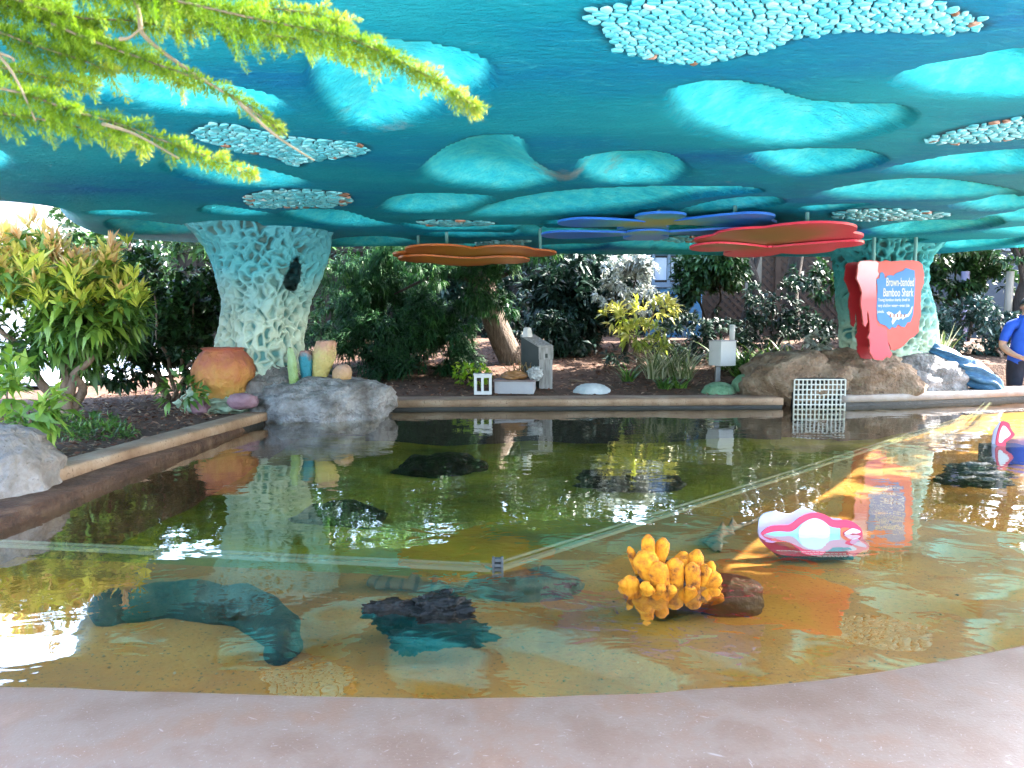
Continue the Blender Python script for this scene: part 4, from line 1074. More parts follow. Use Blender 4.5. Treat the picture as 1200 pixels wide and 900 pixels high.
sub([(230,318),(290,292),(360,284),(440,288),(490,262),(530,225),(585,192),(640,182),(700,205),(750,245),(800,258),(830,262),(838,300),(868,330),(885,350),(870,380),(930,400),(960,425),(900,438),(700,440),(560,425),(500,400),(430,370),(330,345)], 1, M_SKYB, 'water_picture')
sub([(512,330),(508,275),(540,222),(590,192),(640,184),(700,206),(745,250),(744,325),(690,340),(620,332),(560,336)], 2, M_SHELL, 'shell_picture')
sub([(862,300),(890,278),(925,262),(965,270),(990,288),(960,300),(925,298),(895,308)], 2, M_WHITE, 'foam_picture')
sub([(905,372),(930,345),(965,338),(990,365),(1025,385),(1035,408),(1000,405),(950,392)], 2, M_LILAC, 'foam_picture')
sub([(835,262),(870,255),(905,262),(860,285),(848,300),(880,330),(915,335),(890,360),(845,335),(832,300)], 2, M_ORANGE, 'coral_picture')
sub([(290,345),(330,340),(345,362),(400,360),(450,385),(480,420),(430,412),(390,385),(330,375)], 2, M_ORANGE, 'coral_picture')
m = MB()
for y0, x0, x1 in ((432, 330, 470), (440, 480, 740), (455, 560, 880), (468, 600, 900), (478, 650, 880)):
    x = x0
    while x < x1:
        w = random.uniform(14, 40)
        m.prism(px_poly([(x, y0), (x + w, y0 + 2), (x + w, y0 + 7), (x, y0 + 5)], FY - 0.006, fk, *fo), (0, -0.001, 0)); x += w + 7
m.build('caption_print', M_WHITE, front_)
a, c = at_y(915, 653, FY), at_y(1000, 655, FY)
m = MB(); m.box(((a.x + c.x) / 2, FY + 0.06, a.z - 0.004), (c.x - a.x, 0.13, 0.016), bev=0.004); m.build('plinth', M_PLINTH, t)

GY2, go, gk = 5.75, (1000, 460), 6.0
t = thing('water_sign', 'small red and white fish shaped panel standing in far water', 'sign', (at_y(1177, 510, GY2).x, GY2, SH))
m = MB(); m.prism([at_y(go[0] + p.x / gk, go[1] + p.y / gk, GY2) for p in smooth_poly([(1008,372,0),(1010,310,0),(1022,262,0),(1045,205,0),(1075,205,0),(1098,220,0),(1108,255,0),(1135,295,0),(1110,325,0),(1075,350,0),(1070,375,0)], 3)], (0, 0.01, 0)); fp2 = m.build('front_panel', M_HOTRED, t)
m = MB(); m.prism([at_y(go[0] + p.x / gk, go[1] + p.y / gk, GY2 - 0.002) for p in smooth_poly([(1022,345,0),(1030,280,0),(1050,235,0),(1070,240,0),(1090,265,0),(1105,292,0),(1085,315,0),(1060,330,0),(1045,350,0)], 3)], (0, -0.002, 0)); m.build('fish_picture', M_WHITE, fp2)
m = MB(); m.prism([at_y(go[0] + p.x / gk, go[1] + p.y / gk, GY2 + 0.12) for p in smooth_poly([(982,372,0),(984,300,0),(994,262,0),(1020,225,0),(1040,205,0),(1070,230,0),(1075,300,0),(1060,372,0)], 3)], (0, 0.01, 0)); m.build('back_panel', M_LILAC, t)
a, c = at_y(1163, 523, GY2), at_y(1192, 523, GY2)
m = MB(); m.box(((a.x + c.x) / 2 + 0.04, GY2 + 0.06, (SH + a.z) / 2), (c.x - a.x + 0.1, 0.2, max(0.02, a.z - SH)), bev=0.006); m.build('plinth', M_PLINTH, t)

# ================================================================== THINGS IN THE WATER
M_GOLD = pm('golden_coral', [(0.34, (0.16, 0.045, 0.004)), (0.43, (0.58, 0.17, 0.003)), (0.55, (0.82, 0.28, 0.004)), (0.72, (0.90, 0.38, 0.015))], scale=26, rough=0.9, bump=0.7, bscale=160, dist=0.006)
M_CORALROCK = pm('brown_wet_rock', [(0.3, (0.018, 0.009, 0.004)), (0.6, (0.055, 0.026, 0.010))], scale=6, rough=0.5, bump=0.6, bscale=25)
CY = 2.72
t = thing('coral', 'golden yellow finger coral clump standing out of the shallow water', 'coral', (at_y(787, 690, CY).x, CY, SH))
def finger(x0, y0, x1, y1, r0, r1, dy=0.0):
    y = CY + dy; a, c = at_y(x0, y0, y), at_y(x0 + (x1 - x0) * 0.9, y0 + (y1 - y0) * 0.84, y)
    k = y / F
    m = MB(); n = 7; pts, rad = [], []
    for i in range(n + 1):
        f = i / n; pts.append(a.lerp(c, f) + Vector((0, -0.012 * math.sin(f * 2), 0)))
        r = (r0 + (r1 - r0) * f) * k * 1.02
        if f > 0.72: r *= math.sqrt(max(0.03, 1 - ((f - 0.72) / 0.29) ** 2))
        rad.append(r)
    m.tube(pts, rad, 18, wob=0.12, seed=x0); m.build('coral_finger', M_GOLD, t, True)
for fg in [(765,690,756,668,9,10,.02),(748,672,735,633,4,5,.06),(759,668,759,617,8,8.5,.05),(770,668,778,622,6,9.5,.06),(772,692,748,636,11,16,.02),(776,695,768,650,10,13,-.02),(790,695,790,645,10,12.5,.0),(800,690,800,637,9,12,.07),(806,690,818,634,8,10,.05),(812,690,810,652,8,10,-.02),(820,692,827,654,7,9,.0),(826,690,834,650,6,7.5,.06),(824,694,843,666,8,10.5,.0),(815,704,846,688,8,7.5,-.03),(745,696,733,672,9,11,-.01),(738,698,737,668,8,8,-.02),(760,694,752,678,6,7,-.05),(768,700,778,680,5,7,-.06),(780,700,790,682,6,7,-.06),(832,704,848,694,6,7,.02),(800,700,815,684,8,8,-.04),(757,692,764,684,7,8,-.06),(790,690,778,660,7,9,.03),(733,690,727,676,5,6,-.03)]:
    finger(*fg)
p_ = at_y(790, 700, CY)
rock_mesh('coral_foot', (p_.x, CY + 0.05, 0.45), (0.16, 0.11, 0.10), M_CORALROCK, t, seed=41, amp=0.25, sub=4)
p_ = at_z(855, 702, 0.40); o = rock_mesh('stone', (p_.x, p_.y + 0.02, 0.39), (0.13, 0.10, 0.09), M_CORALROCK, seed=43, amp=0.15, sub=4, power=0.8); tag(o, 'brown sunken stone just right of the golden coral', 'rock')

t = thing('jagged_rock', 'black jagged wet rock breaking the water left of the golden coral', 'rock', (at_z(497, 735, 0.45).x, 2.6, SH))
def slab(px, py, z, rx, ry, rz, seed, rot=0.0):
    p = at_z(px, py, z)
    rock_mesh('rock_slab', (p.x, p.y, z), (rx, ry, rz), M_DARKROCK, t, seed=seed, amp=0.45, freq=1.9, sub=5, fine=0.10, power=0.8)
slab(458, 716, 0.485, 0.085, 0.045, 0.035, 51); slab(515, 716, 0.495, 0.10, 0.05, 0.042, 52); slab(525, 744, 0.455, 0.125, 0.05, 0.04, 53); slab(480, 750, 0.44, 0.06, 0.04, 0.035, 54); slab(500, 736, 0.40, 0.13, 0.08, 0.05, 55); slab(520, 702, 0.47, 0.05, 0.03, 0.03, 56)

# dark curved rock lying in the shallow
m = MB()
pth = [at_z(x, y, 0.40) for x, y in ((112, 722), (140, 712), (185, 707), (240, 707), (290, 716), (322, 732), (334, 750), (322, 768))]
pth = smooth_line(pth, 6); L_ = len(pth)
rad = [0.070 * (0.72 + 0.42 * math.sin(PI * min(1, (i + 3) / L_))) * (0.35 if i in (0, L_ - 1) else 0.75 if i in (1, L_ - 2) else 1) for i in range(L_)]
m.tube(pth, rad, 26, wob=0.3, seed=3)
tag(m.build('curved_rock', M_OLIVEROCK, None, True), 'long smooth dark olive curved rock lying under water at the near left', 'rock')

# grit and small pebbles on the shallow floor
m = MB(); M_GRIT = pm('floor_pebble', [(0.35, (0.07, 0.05, 0.03)), (0.5, (0.28, 0.18, 0.08)), (0.65, (0.50, 0.44, 0.34))], scale=11, detail=2)
for i in range(900):
    x, y = random.uniform(-2.4, 3.6), 1.9 + 3.6 * random.random() ** 1.5
    if (y > 2.75 + 0.95 * max(0, x + 0.1)) and y > 2.8 - 0.15 * x: continue
    r = 0.0025 + 0.006 * random.random() ** 3; a = random.uniform(0, PI); c_, s_n = math.cos(a), math.sin(a)
    b6 = [(1, 0, 0), (0, .7, 0), (-1, 0, 0), (0, -.7, 0), (0, 0, .6), (0, 0, -.6)]
    m.add([(x + r * (p[0] * c_ - p[1] * s_n), y + r * (p[0] * s_n + p[1] * c_), SH + r * 0.4 + p[2] * r) for p in b6], [(0, 1, 4), (1, 2, 4), (2, 3, 4), (3, 0, 4), (1, 0, 5), (2, 1, 5), (3, 2, 5), (0, 3, 5)])
tag(m.build('gravel', M_GRIT, None, True), 'scattered grit and small pebbles on the golden pool floor', 'gravel', kind='stuff')

# mottled ridge by the divider corner
p_ = at_z(620, 684, 0.40); o = rock_mesh('flat_rock', (p_.x, p_.y, 0.37), (0.22, 0.11, 0.09), pm('mottled_rock', [(0.3, (0.05, 0.035, 0.02)), (0.5, (0.12, 0.085, 0.045)), (0.68, (0.26, 0.22, 0.17))], scale=16, detail=10, rough=0.8, bump=0.7, bscale=40), seed=61, amp=0.3, sub=4); tag(o, 'mottled brown flat rock at the bracket corner of the clear divider', 'rock')
for (px, py, rx, rz, sd_, lb) in ((515, 545, 0.36, 0.15, 71, 'black sunken rock in green water near the white frame reflection'), (402, 600, 0.28, 0.11, 73, 'dark sunken rock in green water in front of the boulder'), (735, 560, 0.40, 0.10, 75, 'low dark rock on the deep pool floor behind the golden coral')):
    p_ = at_z(px, py, 0.2); o = rock_mesh('sunken_rock', (p_.x, p_.y, 0.15), (rx, rx * 0.7, rz), M_DARKROCK, seed=sd_, amp=0.3, sub=4); tag(o, lb, 'rock')
M_WEED = pm('dark_green_weed_rock', [(0.3, (0.006, 0.014, 0.010)), (0.6, (0.02, 0.04, 0.028)), (0.75, (0.06, 0.09, 0.06))], scale=9, rough=0.45, bump=0.9, bscale=25)
t = thing('weedy_rock', 'dark green ragged rock at the water surface near the small fish panel', 'rock', (at_z(1145, 555, 0.45).x, 4.7, SH))
for (px, py, rx, ry, sd_) in ((1140, 547, 0.17, 0.055, 81), (1148, 557, 0.20, 0.06, 82), (1160, 565, 0.13, 0.05, 83), (1125, 563, 0.12, 0.04, 84)):
    p_ = at_z(px, py, 0.48); rock_mesh('rock_slab', (p_.x, p_.y, 0.475), (rx, ry, 0.028), M_WEED, t, seed=sd_, amp=0.5, freq=2.2, fine=0.12, sub=5)
p_ = at_z(1145, 560, 0.4); rock_mesh('rock_base', (p_.x, p_.y + 0.05, 0.36), (0.26, 0.13, 0.09), M_WEED, t, seed=86, amp=0.3, sub=4)

p_ = at_z(453, 521, WZ); P_ = np.array([[p_.x, p_.y, WZ + 0.006]]); V, T = leaf_arrays(P_, np.array([[1.0, 0.2, 0.03]]), np.array([0.11]), np.array([0.045]), droop=0.05)
tag(np_mesh('fallen_leaf', V, T, M_CHIP, None, False, {'tint': np.ones(5)}), 'small pale leaf floating on the green water', 'leaf')
# banded sharks lying on the floor
def shark_material():
    m, nt, b, out = new_mat('banded_shark_skin'); L = nt.links.new
    at = N(nt, 'ShaderNodeAttribute', attribute_name='along')
    w = N(nt, 'ShaderNodeMath', operation='MULTIPLY'); w.inputs[1].default_value = 62.0; L(at.outputs['Fac'], w.inputs[0])
    s = N(nt, 'ShaderNodeMath', operation='SINE'); L(w.outputs[0], s.inputs[0])
    tc = N(nt, 'ShaderNodeTexCoord'); nz = N(nt, 'ShaderNodeTexNoise', Scale=45.0, Detail=4.0); L(tc.outputs['Object'], nz.inputs['Vector'])
    a = N(nt, 'ShaderNodeMath', operation='MULTIPLY_ADD'); a.inputs[1].default_value = 2.4; L(nz.outputs['Fac'], a.inputs[0]); L(s.outputs[0], a.inputs[2])
    r = ramp(nt, [(0.25, (0.035, 0.022, 0.012, 1)), (0.75, (0.15, 0.095, 0.05, 1))]); L(a.outputs[0], r.inputs[0]); L(r.outputs[0], b.inputs['Base Color'])
    b.inputs['Roughness'].default_value = 0.55
    return m
M_SHARK = shark_material()
def bamboo_shark(label, pts, r, scale_r=1.0):
    """pts: nose to tail in plan, the belly on the floor"""
    pth = smooth_line(pts, 9); n = len(pth); V, Fc, al = [], [], []
    k = 20
    for i, p in enumerate(pth):
        f = i / (n - 1); a = pth[max(i - 1, 0)]; c = pth[min(i + 1, n - 1)]; tg = (c - a).normalized(); s = Vector((-tg.y, tg.x, 0)).normalized()
        rr = r * (min(1, (f / 0.10 + 0.12)) ** 0.6 if f < 0.1 else 1.0 if f < 0.35 else max(0.16, 1 - (f - 0.35) / 0.65 * 0.9))
        for j in range(k):
            an = 2 * PI * j / k
            z = math.sin(an) * rr * (0.85 if math.sin(an) > 0 else 0.6)
            fin = 0.0
            for f0 in (0.46, 0.60): fin += max(0, 1 - abs(f - f0) / 0.05) * 1.5 * r * max(0, math.sin(an)) ** 12
            if f > 0.80: fin += (0.5 * r * min(1, (f - 0.8) / 0.1)) * max(0, math.sin(an)) ** 8
            side = 1.0
            for f0 in (0.22, 0.50): side += max(0, 1 - abs(f - f0) / 0.06) * 1.3 * abs(math.cos(an)) ** 6 * (1 if math.sin(an) < 0.2 else 0.3)
            V.append(tuple(p + s * math.cos(an) * rr * side + Vector((0, 0, rr * 0.6 + z + fin)))); al.append(f)
    for i in range(n - 1):
        for j in range(k): Fc.append((i * k + j, i * k + (j + 1) % k, (i + 1) * k + (j + 1) % k, (i + 1) * k + j))
    o = np_mesh('bamboo_shark', np.array(V), np.array(Fc), M_SHARK, None, True, {'along': al})
    p = pth[3]; tg = (pth[4] - pth[2]).normalized(); s = Vector((-tg.y, tg.x, 0))
    for sg in (-1, 1):
        q = p + s * sg * r * 0.55 + Vector((0, 0, r * 1.1)); m = MB(); m.lathe([(0.001, -0.004), (0.004, 0), (0.001, 0.004)], q, 8); m.build('eye', M_DARKROCK, o)
    return tag(o, label, 'shark')
d_ = (DIV[1] - DIV[0]).normalized(); nn = Vector((-d_.y, d_.x, 0)); base = DIV[1] + nn * 0.075
bamboo_shark('brown banded shark lying along the clear divider behind the black rock', [base + d_ * -0.56 + nn * 0.03 + Vector((0, 0, SH)), base + d_ * -0.42 + Vector((0, 0, SH)), base + d_ * -0.22 + Vector((0, 0, SH)), base + d_ * -0.03 + nn * 0.005 + Vector((0, 0, SH))], 0.034)
bamboo_shark('slender dark shark curled on the floor behind the cloud shaped panel', [at_z(x, y, SH) for x, y in ((842, 648), (836, 640), (842, 632), (858, 623), (880, 614), (893, 609))], 0.034)

# ================================================================== GARDEN FURNITURE behind the pool
M_GREYWOOD = pm('weathered_grey_wood', [(0.3, (0.22, 0.21, 0.20)), (0.5, (0.36, 0.35, 0.34)), (0.7, (0.50, 0.49, 0.48))], scale=6, detail=9, stretch=(6, 6, 0.7), rough=0.85, bump=0.4, bscale=14)
M_SHADE_LATCH = pm('post_shade_and_latch', [(0.3, (0.035, 0.045, 0.042)), (0.7, (0.06, 0.07, 0.066))], scale=4, rough=0.6)  # shade on the post's left side put into the colour; latch shares it
M_WHITEP = pm('white_paint', [(0.3, (0.70, 0.70, 0.70)), (0.7, (0.80, 0.80, 0.80))], scale=3, rough=0.5, bump=0.1)
M_GREYP = pm('grey_lavender_paint', [(0.3, (0.36, 0.35, 0.38)), (0.7, (0.48, 0.47, 0.50))], scale=3, rough=0.7, bump=0.15)
M_METAL = pm('dull_steel', [(0.3, (0.18, 0.19, 0.20)), (0.7, (0.30, 0.31, 0.32))], scale=9, rough=0.4, metal=0.7)
gz = ground_z
# white slotted frame
c = at_y(566, 448, 8.85); g0 = 0.595
t_ = MB(); W, D_, H = 0.20, 0.12, at_y(566, 439, 8.85).z - g0
cx_, cy_ = c.x, 8.85
for dx in (-W / 2 + .014, -0.005, W / 2 - .014): t_.box((cx_ + dx, cy_ - D_ / 2, g0 + H / 2), (0.03, 0.02, H), bev=0.003)
for dx in (-W / 2 + .014, W / 2 - .014): t_.box((cx_ + dx, cy_ + D_ / 2, g0 + H / 2), (0.028, 0.02, H), bev=0.003)
for z in (g0 + 0.016, g0 + H - 0.016):
    t_.box((cx_, cy_ - D_ / 2 + 0.001, z), (W - 0.002, 0.0215, 0.032), bev=0.003); t_.box((cx_, cy_ + D_ / 2 - 0.001, z), (W - 0.002, 0.0215, 0.03), bev=0.003)
t_.box((cx_, cy_, g0 + H + 0.006), (W + 0.02, D_ + 0.05, 0.016), bev=0.004)
tag(t_.build('slotted_stand', M_WHITEP), 'small white open slotted stand on the back curb', 'stand')
# low grey box
a, c = at_y(581, 447, 8.9), at_y(627, 447, 8.9)
t = thing('low_box', 'low grey lavender box holding a brown shell and a pale lump', 'box', ((a.x + c.x) / 2, 9.0, g0))
H = a.z - g0
m = MB(); m.box(((a.x + c.x) / 2, 9.02, g0 + H / 2), (c.x - a.x, 0.3, H), bev=0.008, rz=-0.12); m.build('case', M_GREYP, t)
m = MB(); m.box(((a.x + c.x) / 2, 9.02, g0 + H + 0.008), (c.x - a.x + 0.03, 0.33, 0.018), bev=0.004, rz=-0.12); m.build('lid', pm('dusty_mauve', [(0.3, (0.22, 0.15, 0.14)), (0.7, (0.34, 0.27, 0.26))], scale=6), t)
ztop = g0 + H + 0.017
c = at_y(602, 440, 9.0); o = rock_mesh('shell', (c.x, 9.0, ztop + 0.05), (0.145, 0.10, 0.062), pm('brown_shell', [(0.3, (0.20, 0.085, 0.03)), (0.6, (0.36, 0.18, 0.07)), (0.75, (0.5, 0.32, 0.16))], scale=7, stretch=(1, 4, 6), rough=0.5), seed=91, amp=0.28, sub=4, freq=1.2, flat=-0.05); tag(o, 'brown curved shell lying on the low grey box', 'shell')
c = at_y(628, 436, 8.98); o = rock_mesh('coral_lump', (c.x - 0.01, 8.97, ztop + 0.07), (0.085, 0.075, 0.08), pm('bleached_coral', [(0.35, (0.30, 0.31, 0.31)), (0.6, (0.62, 0.63, 0.63))], scale=22, rough=0.9, bump=1.0, bscale=40), seed=93, amp=0.4, sub=4, freq=3, fine=0.12); tag(o, 'pale lumpy bleached coral on the low grey box against the post', 'coral')
# dry branching coral
m = MB(); bx = at_y(611, 440, 9.25)
def twig(p, d, L, r, n):
    q = p + d * L; mid = p.lerp(q, 0.5) + Vector((random.uniform(-1, 1), random.uniform(-1, 1), random.uniform(-1, 1))) * L * 0.09
    m.tube([p, mid, q], [r, r * 0.85, r * 0.6], 7)
    if n > 0:
        for i in range(random.choice((2, 2, 3))):
            twig(q if i else mid, (d + Vector((random.uniform(-1, 1), random.uniform(-.6, .6), random.uniform(-.15, .6))) * 0.75).normalized(), L * random.uniform(0.6, 0.85), r * 0.65, n - 1)
for dx in (-0.5, -0.15, 0.2, 0.6): twig(Vector((bx.x + dx * 0.1, 9.25, 0.63)), Vector((dx, -0.1, 1.1)).normalized(), 0.14, 0.014, 3)
tag(m.build('branching_coral', pm('dry_yellow_coral', [(0.3, (0.16, 0.09, 0.03)), (0.7, (0.36, 0.24, 0.09))], scale=9), None, True), 'dry yellowish branching coral standing behind the low grey box', 'coral')
# grey lectern shaped post
t = thing('info_post', 'weathered grey wooden post with sloping top and left side painted dark as in shade', 'post', (0.3, 9.2, g0))
PY = 9.15
def q3(px, py, y): return at_y(px, py, y)
fl, frr = q3(632, 407, PY), q3(647.5, 407, PY)
zf, zb2 = fl.z, 0.0
bl = Vector((q3(610.5, 394, PY + 0.34).x, PY + 0.34, q3(610.5, 394, PY + 0.34).z))
zb2 = bl.z
br = Vector((bl.x + (frr.x - fl.x), bl.y, bl.z))
m = MB(); m.prism([Vector((fl.x, PY, g0 - .02)), Vector((frr.x, PY, g0 - .02)), Vector((frr.x, PY, zf)), Vector((fl.x, PY, zf))], (0, 0.035, 0)); m.build('front_board', M_GREYWOOD, t)
sd0 = [Vector((fl.x, PY + 0.036, g0 - .02)), Vector((bl.x, bl.y, g0 - .02)), Vector((bl.x, bl.y, bl.z - .006)), Vector((fl.x, PY + 0.036, zf - .004))]
m = MB(); m.prism(sd0, (0.03, 0, 0)); m.build('side_panel', M_SHADE_LATCH, t)
sd1 = [p + Vector((frr.x - fl.x - 0.03, 0, 0)) for p in sd0]
m = MB(); m.prism(sd1, (0.03, 0, 0)); m.build('side_panel', M_GREYWOOD, t)
tp = [Vector((fl.x - .008, PY - 0.012, zf)), Vector((frr.x + .008, PY - 0.012, zf)), Vector((br.x + .008, br.y + 0.01, br.z)), Vector((bl.x - .008, bl.y + 0.01, bl.z))]
m = MB(); m.prism(tp, (0, 0, 0.022)); m.build('sloping_top', M_GREYWOOD, t)
m = MB(); m.box(((fl.x + frr.x) / 2, PY - 0.012, zf - 0.075), (frr.x - fl.x + 0.016, 0.022, 0.14), bev=0.003); m.build('cap_board', M_GREYWOOD, t)
kn = Vector(((fl.x + frr.x) / 2 + 0.005, PY - 0.024, zf - 0.10)); m = MB(); m.box(kn, (0.03, 0.006, 0.05), bev=0.002); m.build('latch', M_SHADE_LATCH, t)
c = (bl + br) / 2; m = MB(); m.lathe([(0.002, 0.10), (0.035, 0.098), (0.045, 0.09), (0.062, 0.0), (0.065, -0.02)], (c.x, c.y - 0.06, c.z + 0.01), 4); m.build('cap_block', M_WHITEP, t)
# white stone
c = at_y(694, 455, 8.95); o = rock_mesh('stone', (c.x, 8.98, 0.61), (0.215, 0.12, 0.10), pm('pale_blue_white_stone', [(0.3, (0.30, 0.37, 0.40)), (0.6, (0.58, 0.62, 0.64))], scale=4, rough=0.8, bump=0.3), seed=95, amp=0.12, sub=4); tag(o, 'pale bluish white oval stone lying on the bark behind the curb', 'stone')
# white box on a post
t = thing('meter_box', 'white metal box on a short dark post with a white pipe on top', 'box', (at_y(843, 440, 9.6).x, 9.6, 0.65))
a, c = at_y(834, 400, 9.5), at_y(865, 429, 9.5)
m = MB(); m.box(((a.x + c.x) / 2, 9.62, (a.z + c.z) / 2), (0.235, 0.235, a.z - c.z), rz=0.42, bev=0.006); m.build('cabinet', M_WHITEP, t)
m = MB(); m.box(((a.x + c.x) / 2, 9.62, a.z + 0.006), (0.25, 0.25, 0.012), rz=0.42, bev=0.003); m.build('lid', M_GREYP, t)
pc = at_y(841, 435, 9.62); m = MB(); m.box((pc.x, 9.62, (c.z + 0.62) / 2), (0.06, 0.06, c.z - 0.62), bev=0.004); m.build('post', M_METAL, t)
pc = at_y(857.5, 390, 9.72); z1 = at_y(857, 383, 9.72).z
m = MB(); m.tube([(pc.x, 9.70, a.z - 0.02), (pc.x, 9.70, z1)], 0.034, 14); m.lathe([(0.002, 0.03), (0.03, 0.026), (0.038, 0.0)], (pc.x, 9.70, z1), 14); m.box((pc.x + 0.035, 9.70, z1 - 0.006), (0.05, 0.02, 0.016), bev=0.003); m.build('pipe', M_WHITEP, t, True)
# green brain coral mounds
M_MOUND = pm('pale_green_mound', [(0.3, (0.10, 0.24, 0.13)), (0.5, (0.17, 0.33, 0.19)), (0.72, (0.26, 0.42, 0.26))], scale=9, rough=0.9, bump=0.9, bscale=75, dist=0.02)
for px, py, rx, rz, yy, sd_, lb in ((842, 456, 0.20, 0.13, 8.95, 101, 'lower pale green brain coral mound under the white meter box'), (874, 452, 0.19, 0.22, 9.05, 102, 'taller pale green brain coral mound leaning on the brown rock')):
    c = at_y(px, py, yy); o = rock_mesh('brain_coral', (c.x, yy, 0.60), (rx, 0.16, rz), M_MOUND, seed=sd_, amp=0.06, sub=4, fine=0.01); tag(o, lb, 'coral')
c = at_y(921, 409, 9.45); m = MB(); m.tube([c + Vector((0, 0, -.1)), c + Vector((-0.02, 0, 0.05)), c + Vector((0.02, 0, 0.065)), c + Vector((0.09, 0, 0.01))], 0.014, 10); tag(m.build('bent_pipe', M_METAL, None, True), 'small bent grey pipe sticking up behind the brown rock', 'pipe')

# ------------------------------------------------------------------ shed, fences, posts, wall
M_SHED = pm('blue_shed_paint', [(0.3, (0.05, 0.20, 0.38)), (0.7, (0.09, 0.28, 0.47))], scale=3, rough=0.6, bump=0.1)
M_PANE = pm('bright_shed_window', [(0.3, (0.50, 0.56, 0.66)), (0.7, (0.70, 0.74, 0.80))], scale=3, rough=0.3)
M_STEELBLUE = pm('steel_blue_paint', [(0.3, (0.12, 0.18, 0.24)), (0.7, (0.20, 0.27, 0.33))], scale=4, rough=0.5)
SYD = 14.0
t = thing('shed', 'blue panel kiosk with pale upper windows between dark shrubs', 'shed', (at_y(793, 380, SYD).x, SYD, 1.1))
a, c = at_y(768, 338, SYD), at_y(822, 392, SYD)
m = MB(); m.box(((a.x + c.x) / 2, SYD + 0.6, (a.z + 0.9) / 2), (c.x - a.x, 1.2, a.z - 0.9), bev=0.01); m.build('lower_panel', M_SHED, t)
for x0, x1 in ((768, 781), (787, 800), (803, 815)):
    p, q = at_y(x0, 302, SYD), at_y(x1, 328, SYD); m = MB(); m.box(((p.x + q.x) / 2, SYD + 0.02, (p.z + q.z) / 2), (q.x - p.x, 0.02, p.z - q.z)); m.build('window', M_PANE, t)
for x0 in (766, 784, 802, 823):
    p = at_y(x0, 293, SYD - 0.03); m = MB(); m.box((p.x, SYD - 0.03, (p.z + a.z) / 2 - (0.6 if x0 == 802 else 0)), (0.05, 0.05, p.z - a.z + (1.2 if x0 == 802 else 0)), bev=0.004); m.build('upright', M_STEELBLUE, t)
p, q = at_y(764, 331, SYD), at_y(826, 337, SYD); m = MB(); m.box(((p.x + q.x) / 2, SYD - 0.035, (p.z + q.z) / 2), (q.x - p.x, 0.07, 0.09), bev=0.004); m.build('sill', M_STEELBLUE, t)
p, q = at_y(760, 290, SYD), at_y(828, 296, SYD); m = MB(); m.box(((p.x + q.x) / 2, SYD + 0.5, p.z), (q.x - p.x + 0.1, 1.5, 0.09), bev=0.01); m.build('roof', M_STEELBLUE, t)

M_LATT = pm('brown_lattice_wood', [(0.3, (0.05, 0.032, 0.022)), (0.7, (0.10, 0.066, 0.048))], scale=5, rough=0.9)
LY = 14.6
t = thing('lattice_fence', 'brown diagonal lattice fence behind the garden trees', 'fence', (4.2, LY, 1.1))
x0, x1, z0, z1 = 3.6, 9.2, 1.0, 2.75
m = MB(); s = 0.155
for dirn in (1, -1):
    k = x0 - (z1 - z0)
    while k < x1 + (z1 - z0):
        ax, az, bx_, bz = k, z0 if dirn > 0 else z1, k + (z1 - z0), z1 if dirn > 0 else z0
        lo_, hi_ = max(ax, x0), min(bx_, x1)
        if hi_ > lo_ + 0.02:
            f = lambda x: az + (bz - az) * (x - ax) / (bx_ - ax)
            p, q = Vector((lo_, LY + (0.006 if dirn > 0 else -0.006), f(lo_))), Vector((hi_, LY + (0.006 if dirn > 0 else -0.006), f(hi_)))
            dd = (q - p).normalized(); sn = Vector((-dd.z, 0, dd.x)) * 0.027
            m.prism([p - sn, q - sn, q + sn, p + sn], (0, 0.01, 0))
        k += s
m.build('lattice', M_LATT, t)
for x in np.arange(x0, x1 + 0.1, 1.4): m = MB(); m.box((x, LY, 1.85), (0.09, 0.09, 1.95), bev=0.005); m.build('fence_post', M_LATT, t)
for z in (z0, z1): m = MB(); m.box(((x0 + x1) / 2, LY - 0.02, z), (x1 - x0, 0.05, 0.07), bev=0.004); m.build('fence_rail', M_LATT, t)
M_TAN = pm('tan_timber', [(0.3, (0.24, 0.20, 0.15)), (0.7, (0.38, 0.33, 0.26))], scale=4, stretch=(5, 5, .6), rough=0.85, bump=0.2)
c = at_y(881, 400, 13.6); m = MB(); m.box((c.x, 13.6, 1.8), (0.22, 0.22, 1.9), bev=0.012); tag(m.build('timber_post', M_TAN), 'thick tan timber post in front of the lattice fence', 'post')
M_LILACP = pm('lilac_paint', [(0.3, (0.40, 0.36, 0.62)), (0.7, (0.52, 0.48, 0.72))], scale=4, rough=0.5)
c = at_y(1130, 350, 12.9); m = MB(); m.tube([(c.x, 12.9, 0.9), (c.x, 12.9, at_y(1130, 318, 12.9).z)], 0.065, 12); tag(m.build('marker_post', M_LILACP, None, True), 'lilac painted post among dark leaves right of the sign', 'post')
c = at_y(1181, 350, 11.9); m = MB(); m.tube([(c.x, 11.9, 0.8), (c.x + 0.02, 11.9, at_y(1182, 318, 11.9).z)], 0.055, 10, wob=0.1); tag(m.build('stake', M_TAN, None, True), 'pale wooden stake rising beside the head of the person in blue', 'stake')
M_NAVYW = pm('slate_blue_wall', [(0.3, (0.018, 0.03, 0.05)), (0.7, (0.03, 0.05, 0.08))], scale=2, rough=0.7)
t = thing('garden_wall', 'slate blue wall behind the hedge at the far right', 'wall', (9.2, 14.2, 1.0))
m = MB(); m.box((9.9, 14.2, 1.4), (4.6, 0.16, 2.6)); m.build('wall_face', M_NAVYW, t)
m = MB(); m.box((9.9, 14.19, 2.73), (4.7, 0.24, 0.06), bev=0.01); m.build('wall_cap', M_STEELBLUE, t)
M_DFENCE = pm('dark_board', [(0.3, (0.016, 0.013, 0.010)), (0.7, (0.04, 0.03, 0.022))], scale=3, stretch=(4, 4, .5), rough=0.9)
